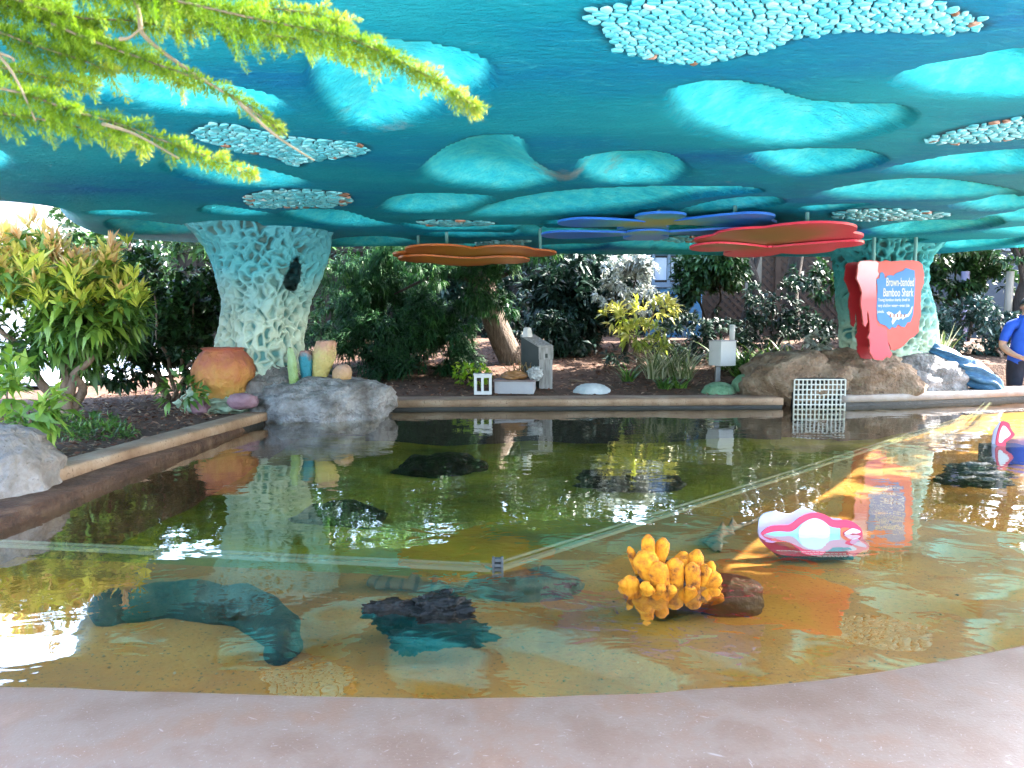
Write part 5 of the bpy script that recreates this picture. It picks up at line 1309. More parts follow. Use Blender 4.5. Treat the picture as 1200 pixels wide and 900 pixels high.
t = thing('backdrop_fence', 'tall dark board fence added as a backdrop to darken gaps behind the garden', 'fence', (1, 16, 1))  # added fence, its dark boards fill the bright gaps between plants
m = MB()
for i in range(92): m.box((-7.1 + i * 0.2, 16.2 + 0.031 * (i % 2), 2.0), (0.215, 0.03, 2.6 + 0.03 * random.random()))
m.build('boards', M_DFENCE, t)
m = MB(); m.box((2.1, 16.16, 2.9), (18.4, 0.05, 0.09)); m.build('fence_rail', M_DFENCE, t)
# pale building far left
M_PALEW = pm('pale_pink_stucco', [(0.3, (0.62, 0.54, 0.52)), (0.7, (0.74, 0.67, 0.65))], scale=1.5, rough=0.9, bump=0.1)
t = thing('building', 'pale pinkish stucco building seen past the left bush', 'building', (-16, 24, 0.6))
m = MB(); m.box((-17.5, 25, 2.6), (17, 6, 4.2)); m.build('wall', M_PALEW, t)
m = MB(); m.box((-17.5, 24.9, 4.82), (17.5, 6.6, 0.25), bev=0.02); m.build('roof', M_GREYP, t)
for i in range(5):
    m = MB(); m.box((-23.5 + i * 3.0, 21.99, 2.6), (1.5, 0.06, 1.5)); w_ = m.build('window', M_STEELBLUE, t)
    m = MB(); m.box((-23.5 + i * 3.0, 21.95, 1.80), (1.8, 0.14, 0.1)); m.build('sill', M_WHITEP, w_)

# ================================================================== PLANTS
L_RHO = leaf_mat('glossy_leaf', [(0.035, 0.09, 0.02), (0.07, 0.16, 0.03), (0.17, 0.30, 0.045), (0.32, 0.44, 0.07)], trans=0.3)
L_NEW = leaf_mat('new_growth_leaf', [(0.30, 0.42, 0.05), (0.52, 0.56, 0.09), (0.66, 0.62, 0.18), (0.70, 0.42, 0.20), (0.76, 0.64, 0.40)], trans=0.35, rough=0.5)
L_VIB = leaf_mat('dark_glossy_leaf', [(0.010, 0.030, 0.010), (0.02, 0.055, 0.016), (0.035, 0.09, 0.022), (0.08, 0.17, 0.035)], trans=0.15, rough=0.45, spec=0.3)
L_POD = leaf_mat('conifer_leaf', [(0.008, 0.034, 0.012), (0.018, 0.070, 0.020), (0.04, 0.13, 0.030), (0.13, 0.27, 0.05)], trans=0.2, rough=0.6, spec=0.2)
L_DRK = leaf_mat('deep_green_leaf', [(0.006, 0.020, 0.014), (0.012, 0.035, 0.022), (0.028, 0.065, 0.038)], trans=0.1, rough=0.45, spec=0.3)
L_SIL = leaf_mat('silver_leaf', [(0.10, 0.13, 0.10), (0.30, 0.34, 0.29), (0.46, 0.49, 0.44), (0.60, 0.62, 0.58)], trans=0.15, rough=0.6)
L_YEL = leaf_mat('yellow_green_leaf', [(0.06, 0.13, 0.02), (0.20, 0.28, 0.04), (0.42, 0.44, 0.09), (0.62, 0.56, 0.20)], trans=0.3)
L_STRP = leaf_mat('striped_blade', [(0.05, 0.10, 0.03), (0.13, 0.18, 0.06), (0.34, 0.36, 0.20), (0.48, 0.48, 0.34)], trans=0.2)
L_BLADE = leaf_mat('green_blade', [(0.02, 0.06, 0.012), (0.05, 0.12, 0.02), (0.13, 0.25, 0.035)], trans=0.2)
L_LIME = leaf_mat('lime_leaf', [(0.12, 0.26, 0.02), (0.25, 0.42, 0.03), (0.42, 0.52, 0.06)], trans=0.35)
L_HEDGE = leaf_mat('blue_green_leaf', [(0.008, 0.026, 0.020), (0.018, 0.05, 0.038), (0.04, 0.09, 0.07), (0.14, 0.20, 0.17)], trans=0.1, rough=0.4, spec=0.35)
M_BARK = pm('grey_brown_bark', [(0.3, (0.08, 0.055, 0.04)), (0.5, (0.17, 0.125, 0.095)), (0.7, (0.28, 0.22, 0.18))], scale=9, stretch=(5, 5, .7), detail=9, rough=0.95, bump=1.0, bscale=16, dist=0.04)
M_BARKD = pm('dark_bark', [(0.3, (0.022, 0.016, 0.012)), (0.6, (0.06, 0.045, 0.035))], scale=9, stretch=(4, 4, .7), rough=0.95, bump=0.8, bscale=16, dist=0.03)
M_BARKP = pm('tan_stem', [(0.3, (0.14, 0.09, 0.06)), (0.7, (0.30, 0.21, 0.15))], scale=9, stretch=(4, 4, .7), rough=0.9, bump=0.5, bscale=20)

def stems(name, parent, base, tips, r, mat, n=9, bend=0.1):
    m = MB()
    for i, tp_ in enumerate(tips):
        b_ = Vector(base) + Vector((random.uniform(-.07, .07), random.uniform(-.07, .07), 0)); tp_ = Vector(tp_)
        pts = []
        for k in range(7):
            f = k / 6; p = b_.lerp(tp_, f); p.z = b_.z + (tp_.z - b_.z) * f ** 0.85
            pts.append(p + Vector((random.uniform(-1, 1), random.uniform(-1, 1), 0)) * bend * math.sin(f * PI) * 0.6)
        m.tube(smooth_line(pts, 3), [r * (1 - 0.75 * k / 18) for k in range(19)], n, wob=0.2, seed=i)
    return m.build(name, mat, parent, True)

# --- left bush with reddish new leaves
t = thing('bush', 'tall bush at the left with red and yellow new leaves', 'bush', (-4.2, 7.1, 0.55))
bl_ = rand_blobs((-4.3, 7.15, 1.50), (1.0, 0.7, 0.58), 22, (0.30, 0.5)) + [((-3.75, 6.9, 1.6), (0.45, 0.4, 0.35)), ((-4.6, 6.8, 1.25), (0.45, 0.4, 0.35)), ((-4.9, 6.7, 1.7), (.5, .4, .5)), ((-4.3, 6.9, 1.95), (.5, .4, .22)), ((-3.95, 7.0, 1.9), (.4, .4, .22)), ((-4.0, 6.7, 1.45), (.35, .3, .22))]
P, A = blob_points(bl_, 900, 0.7, 0.42, 1.6, 3)
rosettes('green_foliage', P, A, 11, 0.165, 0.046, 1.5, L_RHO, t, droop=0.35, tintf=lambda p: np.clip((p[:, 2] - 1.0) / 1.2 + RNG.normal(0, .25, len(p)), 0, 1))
hi_ = P[(P[:, 2] > 1.5)]; hi_ = np.concatenate([hi_, hi_ + RNG.normal(0, .09, hi_.shape)])
A = np.concatenate([A, A])
rosettes('new_growth', hi_ + np.array([0, 0, 0.05]), A[:len(hi_)] * 0.3 + np.array([0, -0.1, 0.6]), 10, 0.16, 0.034, 0.9, L_NEW, t, droop=0.1, upb=0.8, tintf=lambda p: np.clip((p[:, 2] - 1.55) / 0.75 + RNG.normal(0, .3, len(p)), 0, 1))
stems('trunk', t, (-4.13, 7.1, 0.52), [(-4.75, 7.0, 1.5), (-4.45, 7.2, 1.8), (-4.1, 7.0, 1.7), (-3.75, 7.1, 1.6), (-3.65, 6.9, 1.3), (-4.3, 7.5, 1.7)], 0.052, M_BARKP, bend=0.12)
# --- low leafy clump lower left
t = thing('shrub', 'low bright green leafy shrub behind the left boulder', 'shrub', (-3.35, 5.0, 0.55))
P, A = blob_points([((-3.32, 5.05, 0.86), (0.30, 0.3, 0.24)), ((-3.55, 5.3, 1.02), (0.3, 0.3, 0.2)), ((-3.15, 5.2, .75), (.22, .2, .15))], 46, 0.7)
rosettes('foliage', P, A, 9, 0.155, 0.042, 1.5, L_RHO, t, (0.3, 1), droop=0.3)
stems('stem', t, (-3.35, 5.1, 0.5), [(-3.2, 5.05, 0.85), (-3.5, 5.3, 0.95), (-3.35, 5.1, 0.9)], 0.02, M_BARKP)
# --- dark leafy bush between
t = thing('bush', 'dark glossy leaved bush between the red tipped bush and the left column', 'bush', (-3.9, 8.6, 0.55))
bl_ = rand_blobs((-3.95, 8.7, 1.38), (0.85, 0.6, 0.62), 16, (0.30, 0.5)) + [((-3.55, 8.5, 1.0), (.5, .4, .4)), ((-3.3, 8.7, 1.75), (.5, .4, .4)), ((-4.9, 9.1, 2.0), (.5, .5, .5)), ((-3.3, 8.7, 1.5), (.4, .4, .5)), ((-4.7, 8.7, 1.6), (.5, .4, .5)), ((-4.0, 8.4, 1.8), (.45, .35, .38)), ((-4.3, 8.4, 1.0), (.4, .3, .3))]
P, A = blob_points(bl_, 2600, 0.5, 0.42, 2.0, 8)
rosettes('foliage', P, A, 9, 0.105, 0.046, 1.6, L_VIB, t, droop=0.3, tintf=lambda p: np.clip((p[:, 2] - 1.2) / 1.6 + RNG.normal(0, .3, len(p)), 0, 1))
stems('stem', t, (-3.75, 8.5, 0.55), [(-4.4, 8.6, 1.7), (-3.9, 8.4, 1.8), (-3.4, 8.4, 1.8), (-3.15, 8.3, 1.3), (-4.1, 8.3, 1.3)], 0.026, M_BARKP, bend=0.15)
t = thing('seedling', 'young leafy plant standing in the bark by the left curb', 'plant', (-3.05, 7.15, 0.55))
P, A = blob_points([((-3.05, 7.1, 0.80), (0.18, 0.15, 0.14))], 14, 0.7)
rosettes('foliage', P, A, 7, 0.13, 0.045, 1.4, L_RHO, t, (0.1, 0.6), droop=0.3)
stems('stem', t, (-3.05, 7.15, 0.53), [(-3.05, 7.1, 0.8), (-3.12, 7.15, 0.75)], 0.012, M_BARKP)
t = thing('groundcover', 'fine low green ground cover spreading over the bark on the left', 'ground cover')
P, A = blob_points([((-3.6, 6.2, 0.60), (0.45, 0.3, 0.09)), ((-3.2, 5.9, .58), (.3, .3, .06))], 260, 0.3)
rosettes('foliage', P, A, 8, 0.055, 0.012, 1.4, L_BLADE, t, droop=0.2)

# --- big soft conifer
t = thing('conifer_tree', 'dark soft leaved conifer with leaning furrowed trunk behind the back curb', 'tree', (0.05, 10.9, 0.85))
CONB = rand_blobs((-1.45, 10.7, 1.75), (1.35, 0.7, 0.95), 30, (0.22, 0.36)) + [((-2.1, 10.2, 0.85), (.55, .4, .32)), ((-1.2, 10.1, 0.9), (.6, .4, .35)), ((-0.75, 10.2, 0.95), (.4, .35, .3)), ((-0.35, 10.6, 2.0), (.5, .4, .35)), ((0.1, 10.6, 2.2), (.45, .4, .3)), ((-0.15, 10.4, 1.7), (.3, .3, .25)), ((-1.0, 10.3, 2.35), (.9, .5, .3)), ((-2.2, 10.5, 2.3), (.6, .5, .4)), ((-1.5, 10.4, 1.5), (.6, .4, .4)), ((-2.3, 10.4, 1.5), (.4, .4, .5)), ((-1.9, 9.75, 0.78), (.5, .3, .22)), ((-1.3, 9.6, 0.76), (.55, .3, .22)), ((-0.75, 9.7, 0.85), (.35, .3, .25)), ((-2.5, 9.9, 1.0), (.4, .35, .4)), ((-1.7, 10.0, 1.2), (.6, .4, .35)), ((-0.9, 10.1, 1.35), (.45, .35, .35)), ((-0.55, 10.2, 1.9), (.4, .35, .35)), ((0.2, 11.1, 2.7), (.7, .6, .4)), ((-1.0, 11.2, 2.9), (1.0, .6, .4))]
P, A = blob_points(CONB, 8500, 0.62, 0.44, 1.9, 5)
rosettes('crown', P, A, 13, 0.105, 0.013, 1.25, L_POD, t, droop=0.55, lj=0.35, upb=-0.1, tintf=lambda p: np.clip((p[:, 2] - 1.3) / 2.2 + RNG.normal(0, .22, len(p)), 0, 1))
tr0, tr1 = at_y(604, 432, 10.9), at_y(574, 362, 10.9)
m = MB(); pts = smooth_line([Vector((tr0.x + .05, 10.9, 0.75)), tr0, tr1, Vector((tr1.x - 0.15, 11.0, 2.3)), Vector((tr1.x - 0.35, 11.1, 3.0))], 6)
m.tube(pts, [0.215 - 0.10 * i / (len(pts) - 1) for i in range(len(pts))], 24, wob=0.12, seed=2); m.build('trunk', M_BARK, t, True)
t2 = MB()
for tip in ((-1.6, 10.5, 1.8), (-1.0, 10.4, 2.3), (-2.0, 10.6, 2.2), (0.2, 10.7, 2.3)):
    t2.tube(smooth_line([Vector((tr1.x - 0.1, 10.95, 2.0)), Vector((tip[0] * .5 + tr1.x * .5, 10.8, 2.1)), Vector(tip)], 5), [0.05 - 0.004 * i for i in range(11)], 8, wob=.2)
t2.build('limb', M_BARKD, t, True)
t = thing('small_plant', 'bright lime green leafy plant at the foot of the conifer', 'plant', (-0.45, 9.35, 0.62))
P, A = blob_points([((-0.42, 9.35, 0.78), (0.17, 0.15, 0.13)), ((-0.62, 9.5, 0.8), (.15, .15, .14))], 60, 0.5)
rosettes('foliage', P, A, 7, 0.06, 0.03, 1.5, L_LIME, t, droop=0.2)
stems('stem', t, (-0.48, 9.4, 0.6), [(-0.42, 9.3, 0.8), (-0.6, 9.45, 0.8)], 0.008, M_BARKP)

def bush(name, label, cat, blobs, n, k, L, W, mat, base, stem_tips, spread=1.5, gap=0.42, gs=2.0, seed=0, droop=0.3, tint=(0, 1), r=0.03, zr=None, bark=None, shell=0.55, trunk='stem', upb=0.4):
    t = thing(name, label, cat, base)
    P, A = blob_points(blobs, n, shell, gap, gs, seed)
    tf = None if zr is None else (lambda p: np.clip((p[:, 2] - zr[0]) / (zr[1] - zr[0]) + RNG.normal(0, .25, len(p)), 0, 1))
    rosettes('foliage', P, A, k, L, W, spread, mat, t, tint, droop, tintf=tf, upb=upb)
    if stem_tips: stems(trunk, t, base, stem_tips, r, bark or M_BARKD)
    return t
bush('bush', 'deep green broad leaved shrub right of the conifer trunk', 'bush', rand_blobs((1.1, 12.2, 1.95), (0.95, 0.6, 0.8), 20, (0.35, 0.5)) + [((0.6, 12.1, 2.5), (.7, .5, .45)), ((1.9, 12.3, 1.7), (.5, .4, .5)), ((1.0, 12, 1.4), (.6, .4, .35))], 2000, 10, 0.17, 0.045, L_DRK, (1.3, 12.4, 1.0), [(0.9, 12.3, 2.0), (1.3, 12.3, 2.2), (1.6, 12.3, 1.9), (1.1, 12.2, 1.7)], seed=11, zr=(1.0, 2.8), r=0.045, bark=M_BARKP)
bush('silver_shrub', 'pale silver leaved shrub under the blue flower panel', 'shrub', rand_blobs((1.72, 11.6, 2.12), (0.50, 0.38, 0.34), 12, (0.35, 0.55)) + [((1.95, 11.4, 1.75), (.3, .3, .2)), ((1.5, 11.5, 1.85), (.3, .3, .22))], 720, 9, 0.085, 0.026, L_SIL, (1.75, 11.7, 0.95), [(1.5, 11.6, 2.1), (1.9, 11.6, 2.2), (1.75, 11.6, 1.8)], seed=13, r=0.03, gap=0.46, gs=3)
bush('yellow_shrub', 'yellow green shrub with whorled leaves in front of the silver shrub', 'shrub', [((1.72, 10.4, 1.28), (0.26, 0.22, 0.14)), ((2.0, 10.7, 1.60), (0.30, 0.25, 0.16)), ((1.45, 10.5, 1.48), (0.2, 0.2, 0.14)), ((1.9, 10.4, 1.08), (.25, .2, .12))], 66, 11, 0.15, 0.037, L_YEL, (1.78, 10.5, 0.78), [(1.65, 10.4, 1.3), (1.95, 10.6, 1.6), (1.5, 10.5, 1.45), (1.9, 10.4, 1.1)], seed=15, gap=0, r=0.022, droop=0.2, bark=M_BARKP, shell=0.7, zr=(0.9, 1.6))
for x, y, z, r_, lb in ((0.75, 11.5, 1.25, .55, 'dark rounded shrub in shade just right of the conifer trunk'), (2.55, 12.6, 1.6, .6, 'dark shrub in front of the blue kiosk'), (0.3, 12.6, 1.5, .6, 'dark shrub far behind the grey wooden post')):
    bush('bush', lb, 'bush', rand_blobs((x, y, z), (r_, .4, .48), 9, (.4, .6)), 420, 9, 0.12, 0.035, L_DRK, (x, y, 1.0), None, seed=int(x * 10))
bush('bush', 'low dark bush behind the pale striped grass', 'bush', [((1.45, 10.9, 1.0), (.42, .35, .28)), ((2.4, 11.0, 1.2), (.5, .4, .35)), ((3.0, 11.2, 1.15), (.5, .4, .3)), ((1.0, 11.5, 1.15), (.35, .3, .25))], 480, 9, 0.11, 0.03, L_DRK, (1.9, 11.1, 0.85), None, seed=17)
def grass(name, label, cat, centres, k, L, w, mat, arch=0.7, up=1.2, rad=0.06):
    t = thing(name, label, cat, centres[0]); blades('blades', centres, k, L, w, mat, t, arch, up, rad); return t
grass('striped_grass', 'clump of pale striped grass left of the white meter box', 'grass clump', [(2.0, 9.95, .72), (2.2, 9.8, .70), (1.85, 9.8, .7)], 75, 0.62, 0.017, L_STRP, arch=0.75, up=1.5, rad=0.1)
grass('blade_plant', 'small dark green strappy plant on the bark right of the grey post', 'plant', [tuple(at_y(737, 447, 9.35))], 34, 0.30, 0.024, L_BLADE, arch=0.6)
grass('blade_plant', 'small bright strappy plant in front of the striped grass', 'plant', [tuple(at_y(797, 455, 9.05)), tuple(at_y(780, 456, 8.95))], 30, 0.26, 0.024, L_BLADE, arch=0.7)
grass('lily_clump', 'wide dark green lily clump behind the brown rock', 'plant', [(2.95, 10.4, .75), (3.2, 10.3, .75), (3.5, 10.5, .78), (3.85, 10.4, .76), (3.0, 9.95, .7)], 60, 0.60, 0.026, L_BLADE, arch=0.9, up=1.4, rad=0.12)
grass('yucca', 'striped stiff bladed plant right of the sign column', 'plant', [(5.66, 10.15, 0.86)], 26, 0.56, 0.034, L_STRP, arch=0.15, up=2.2, rad=0.05)
bush('variegated_plant', 'cream edged leafy plant between the brown rock and the sign', 'plant', [((3.88, 9.75, 1.16), (.14, .12, .09))], 16, 8, 0.11, 0.045, L_SIL, (3.9, 9.75, 0.75), [(3.85, 9.75, 1.15)], seed=19, gap=0, r=0.01)
bush('hedge_shrub', 'dark leafy shrub left of the sign column', 'bush', [((3.9, 11.6, 1.75), (.4, .4, .4)), ((4.3, 11.3, 1.3), (.45, .4, .35)), ((3.7, 11.5, 1.25), (.4, .3, .25)), ((4.45, 11.8, 2.2), (.3, .3, .3))], 520, 9, 0.105, 0.035, L_DRK, (4.0, 11.6, 0.9), [(3.9, 11.6, 1.8), (4.3, 11.5, 1.6)], seed=21)
# --- garden trees with dark trunks
def tree(label, base, path, r, blobs, n, k, L, W, mat, seed=0, zr=None, gap=0.42, shell=0.5):
    t = thing('garden_tree', label, 'tree', base)
    m = MB(); pts = smooth_line([Vector(p) for p in path], 6); m.tube(pts, [r * (1 - 0.55 * i / (len(pts) - 1)) for i in range(len(pts))], 16, wob=0.25, seed=seed); tk = m.build('trunk', M_BARKD, t, True)
    m = MB()
    top = pts[-1]
    for i in range(5):
        b_ = random.choice(blobs)[0]; st = pts[int(len(pts) * random.uniform(0.55, 0.95))]
        m.tube(smooth_line([st, st.lerp(Vector(b_), 0.5) + Vector((0, 0, .1)), Vector(b_)], 4), [r * 0.4 * (1 - 0.08 * j) for j in range(9)], 8, wob=.2)
    m.build('limb', M_BARKD, t, True)
    P, A = blob_points(blobs, n, shell, gap, 1.6, seed)
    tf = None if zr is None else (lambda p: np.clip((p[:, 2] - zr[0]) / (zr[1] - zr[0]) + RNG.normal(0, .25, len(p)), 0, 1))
    rosettes('crown', P, A, k, L, W, 1.5, mat, t, tintf=tf); return t
tree('crooked dark tree with forked trunk behind the white meter box', (4.1, 12.9, 1.0), [(4.15, 12.9, 0.9), (3.95, 12.9, 1.4), (4.05, 12.9, 2.0), (3.85, 12.9, 2.6), (3.9, 12.9, 3.4)], 0.14, rand_blobs((3.9, 13, 3.6), (1.2, .9, .7), 12), 800, 9, .13, .045, L_DRK, 31)
tree('straight dark tree trunk just left of the sign', (4.85, 13.2, 1.0), [(4.8, 13.2, 0.9), (4.75, 13.2, 1.8), (4.85, 13.2, 2.8), (4.8, 13.2, 3.6)], 0.17, rand_blobs((4.9, 13.3, 3.7), (1.1, .9, .7), 12), 800, 9, .13, .045, L_DRK, 33)
tree('dark tree leaning in from the right edge above the person', (7.9, 11.9, 0.9), [(7.95, 11.9, 0.7), (7.8, 11.9, 1.5), (7.9, 11.9, 2.2), (7.7, 11.9, 3.0)], 0.12, [((7.6, 11.8, 2.65), (.5, .4, .35)), ((7.0, 12.0, 2.75), (.7, .5, .35)), ((6.4, 12.2, 2.6), (.6, .5, .4)), ((8.2, 12, 2.9), (.7, .5, .5)), ((7.3, 12.2, 3.2), (1.0, .7, .5))], 1000, 9, .105, .045, L_VIB, 35, zr=(2.0, 3.2))
for i, (x, y, rx, rz, lb) in enumerate(((6.15, 11.5, .75, .62, 'dark blue green hedge shrub right of the sign column'), (7.25, 11.4, .75, .60, 'dark blue green hedge shrub behind the arm of the person'), (8.5, 11.6, .8, .7, 'dark blue green hedge shrub behind the person at the right edge'))):
    bush('hedge_shrub', lb, 'hedge', rand_blobs((x, y, 1.32), (rx, .45, rz), 16, (0.35, 0.5)), 1000, 9, 0.095, 0.036, L_HEDGE, (x, y, 0.85), [(x - .2, y - .3, 1.3), (x + .25, y - .35, 1.2), (x, y, 1.5)], seed=41 + i, r=0.022, bark=M_BARKP)
for i, (x, y, lb) in enumerate(((3.15, 12.3, 'tall dark shrub between the blue kiosk and the crooked tree'), (7.6, 12.9, 'tall leafy dark shrub behind the wooden stake at the far right'), (5.55, 12.6, 'tall leafy dark shrub rising behind the sign column'), (6.6, 13.1, 'tall leafy dark shrub in front of the slate blue wall'))):
    bush('tall_shrub', lb, 'bush', rand_blobs((x, y, 2.2), (.75, .5, .8), 16, (.35, .5)), 1000, 9, 0.12, 0.045, L_VIB, (x, y, 1.0), [(x - .2, y, 2.3), (x + .25, y, 2.4)], seed=51 + i, zr=(1.7, 3.2))
t = thing('unseen_shade_tree', 'unseen leafy tree added beyond the right end of the ledge to shade the water', 'tree', (6.6, 2.0, 0))  # out of view, added to dapple the sun on pool and ledge
SHB = rand_blobs((4.9, 3.3, 4.5), (1.7, 1.5, 1.0), 18, (.25, .4)) + rand_blobs((6.4, 4.6, 4.6), (1.6, 1.6, 1.0), 16, (.25, .4))
SHB += rand_blobs((7.4, 6.2, 4.7), (1.6, 1.6, .9), 14, (.25, .4))
P, A = blob_points(SHB, 3400, .4, .48, 1.1, 77)
P2_, A2_ = blob_points([((5.3, 3.6, 4.5), (.95, .8, .5)), ((4.6, 3.2, 4.3), (.6, .6, .4))], 420, .3, .5, 2.5, 5); P = np.concatenate([P, P2_]); A = np.concatenate([A, A2_])
rosettes('crown', P, A, 9, 0.17, 0.07, 1.5, L_VIB, t)
m = MB(); m.tube(smooth_line([(6.6, 2.0, 0), (6.5, 2.1, 1.6), (5.9, 2.6, 3.0), (5.2, 3.1, 4.2)], 5), [0.16 - 0.006 * i for i in range(16)], 14, wob=.2); m.build('trunk', M_BARK, t, True)
t = thing('unseen_shade_tree', 'unseen leafy tree added beyond the far right curb to block the sun', 'tree', (9.4, 9.0, 0))  # out of view, added to keep sun off the right pool floor
P, A = blob_points(rand_blobs((9.2, 8.4, 4.5), (1.8, 1.7, 1.0), 18, (.25, .4)) + rand_blobs((7.7, 7.1, 4.5), (1.4, 1.1, .8), 14, (.35, .5)), 3400, .4, .46, 1.2, 78)
rosettes('crown', P, A, 9, 0.17, 0.07, 1.5, L_VIB, t)
m = MB(); m.tube(smooth_line([(9.4, 9.0, -.05), (9.3, 8.9, 1.6), (9.3, 8.6, 3.0), (9.2, 8.4, 4.3)], 5), [0.15 - 0.006 * i for i in range(16)], 14, wob=.2); m.build('trunk', M_BARK, t, True)
# --- dark trees closing the view
for i, (x, y, w, h, lb) in enumerate(((-7.2, 14.5, 1.6, 2.2, 'round dark tree beyond the path at the left'), (-4.5, 13.6, 2.3, 3.3, 'dense dark tree behind the glossy bush and left column'), (-1.6, 14.6, 1.8, 2.3, 'dense dark tree behind the conifer'), (1.2, 15.0, 1.6, 2.3, 'dense dark tree behind the deep green shrub'))):
    t = thing('dense_tree', lb, 'tree', (x, y, 1.0))
    P, A = blob_points(rand_blobs((x, y, 1.0 + h * .6), (w, 1.0, h * 0.75), 18, (.35, .55)), 1500, .55, 0.40, 1.2, 60 + i)
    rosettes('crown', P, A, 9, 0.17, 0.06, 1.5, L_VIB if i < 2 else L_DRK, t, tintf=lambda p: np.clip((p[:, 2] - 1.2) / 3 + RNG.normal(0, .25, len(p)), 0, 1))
    m = MB(); m.tube([(x, y, 0.8), (x + .1, y, 1.8), (x, y, 3.0)], [0.16, .13, .07], 12, wob=.2); m.build('trunk', M_BARKD, t, True)
P, A = blob_points([((x, 18.5 + random.random(), 3.2 + random.random()), (2.0, 1.2, 1.9)) for x in np.arange(-5, 17, 1.8)], 5200, .5, 0.3, .8, 3)
o = rosettes('woodland', P, A, 8, 0.28, 0.10, 1.5, L_DRK, None); tag(o, 'dark mass of trees beyond the backdrop fence', 'woods', kind='stuff')

# --- bark mulch
n_ = 9000
pos = []
while len(pos) < n_:
    if random.random() < 0.35: x, y = random.uniform(-4.9, -2.7), random.uniform(4.2, 9.5)
    else: x, y = random.uniform(-2.6, 6.0), random.uniform(8.75, 12.8)
    if x > 3.0 and y < 9.9: continue
    pos.append((x, y, ground_z(x, y) + 0.012))
pos = np.array(pos); az = RNG.random(n_) * 2 * PI
Dm = np.stack([np.cos(az), np.sin(az), RNG.normal(0.05, 0.22, n_)], 1)
V, T = leaf_arrays(pos, Dm, RNG.uniform(.03, .085, n_), RNG.uniform(.012, .03, n_), droop=0.05)
o = np_mesh('bark_mulch', V, T, M_CHIP, None, False, {'tint': np.repeat(RNG.random(n_), 5)}); tag(o, 'reddish brown bark chips covering the planting beds', 'mulch', kind='stuff')
# a few fallen sticks
m = MB()
for px, py, y, ang in ((705, 425, 11.2, .12), (668, 440, 9.6, -.5), (745, 415, 11.5, .08)):
    p = at_y(px, py, y); p.z = ground_z(p.x, p.y) + .03
    m.tube([p, p + Vector((.22, .03, .02 + ang * .1)), p + Vector((.5, .02, ang * .3))], [.018, .016, .008], 8)
    tag(m.build('fallen_stick', M_BARKP, None, True), {705: 'pale fallen stick on the bark below the deep green shrub', 668: 'short pale stick leaning on the bark beside the grey post', 745: 'thin fallen stick on the bark before the yellow green shrub'}[px], 'stick'); m = MB()

# ================================================================== FOREGROUND BRANCHES
L_FRN = leaf_mat('feathery_needle', [(0.028, 0.07, 0.002), (0.075, 0.15, 0.004), (0.13, 0.205, 0.010), (0.22, 0.25, 0.04)], trans=0.35, rough=0.6, spec=0.2)
M_TWIG = pm('green_brown_twig', [(0.3, (0.06, 0.055, 0.02)), (0.7, (0.14, 0.105, 0.06))], scale=30, rough=0.8)
BY = 1.05
t = thing('feathery_branch', 'bright lime green feathery branch hanging over the pool at top left', 'branch', (-1.3, 1.0, 2.2))
SPR = [ # (px path, half width start, end, tufts, tip yellow)
 ([(-60, -70), (60, -30), (180, -5), (300, 22), (390, 40), (450, 62), (505, 92), (560, 126)], 46, 15, 560, .0, 0.0),
 ([(150, -60), (163, 20), (172, 45), (225, 85), (285, 122), (335, 158)], 0, 0, 0, 0, 0.03),
 ([(60, 28), (120, 52), (180, 74), (240, 96), (300, 128), (328, 150)], 26, 10, 300, 0, 0.03),
 ([(-60, 92), (20, 108), (80, 128), (140, 146), (200, 168), (250, 186), (300, 206)], 34, 10, 460, 0, -0.03),
 ([(-60, 20), (0, 38), (50, 56), (95, 70), (130, 85)], 48, 24, 380, 0, 0.05),
 ([(-60, -30), (20, 0), (90, 20), (160, 25), (225, 38)], 36, 12, 300, 0, 0.08),
 ([(-60, 60), (0, 78), (60, 92), (110, 100)], 36, 16, 300, 0, 0.10),
 ([(-60, 120), (0, 132), (60, 142), (120, 156), (170, 172)], 30, 16, 300, 0, 0.06),
 ([(-40, -10), (40, 18), (100, 48), (160, 66), (215, 96)], 40, 16, 300, 0, 0.10),
 ([(120, -40), (200, 10), (280, 36), (350, 46), (420, 70)], 40, 14, 300, 0, 0.08),
 ([(20, -60), (90, -20), (170, 0), (260, 8), (340, 12), (400, 24)], 34, 18, 300, 0, 0.06),
 ([(-60, -60), (0, -20), (60, 10), (110, 40)], 40, 20, 300, 0, 0.12),
]
NO, ND, NL, NT = [], [], [], []
def needle_line(p, q, tint, L, dens):
    """flat feathery side shoot from p to q: needles both sides, shorter to the tip"""
    ax = (q - p); ln = ax.length; ax.normalize()
    side = ax.cross(Vector((0, 1, 0)) + Vector((random.gauss(0, .3), 0, random.gauss(0, .3)))).normalized()
    n = max(3, int(ln * dens))
    for i in range(n):
        f = i / n; c = p.lerp(q, f) + Vector((0, 0, -0.12 * ln * f * f))
        for sg in (-1, 1):
            for rep in range(2):
                d = (ax * random.uniform(0.35, 0.9) + side * sg * random.uniform(0.6, 1.0) + Vector((random.gauss(0, .22), random.gauss(0, .45), random.gauss(0, .22)))).normalized()
                NO.append(c[:]); ND.append(d[:]); NL.append(L * random.uniform(0.6, 1.3) * (1 - 0.4 * f)); NT.append(min(1, max(0, tint + random.gauss(0.12 * f, 0.13))))
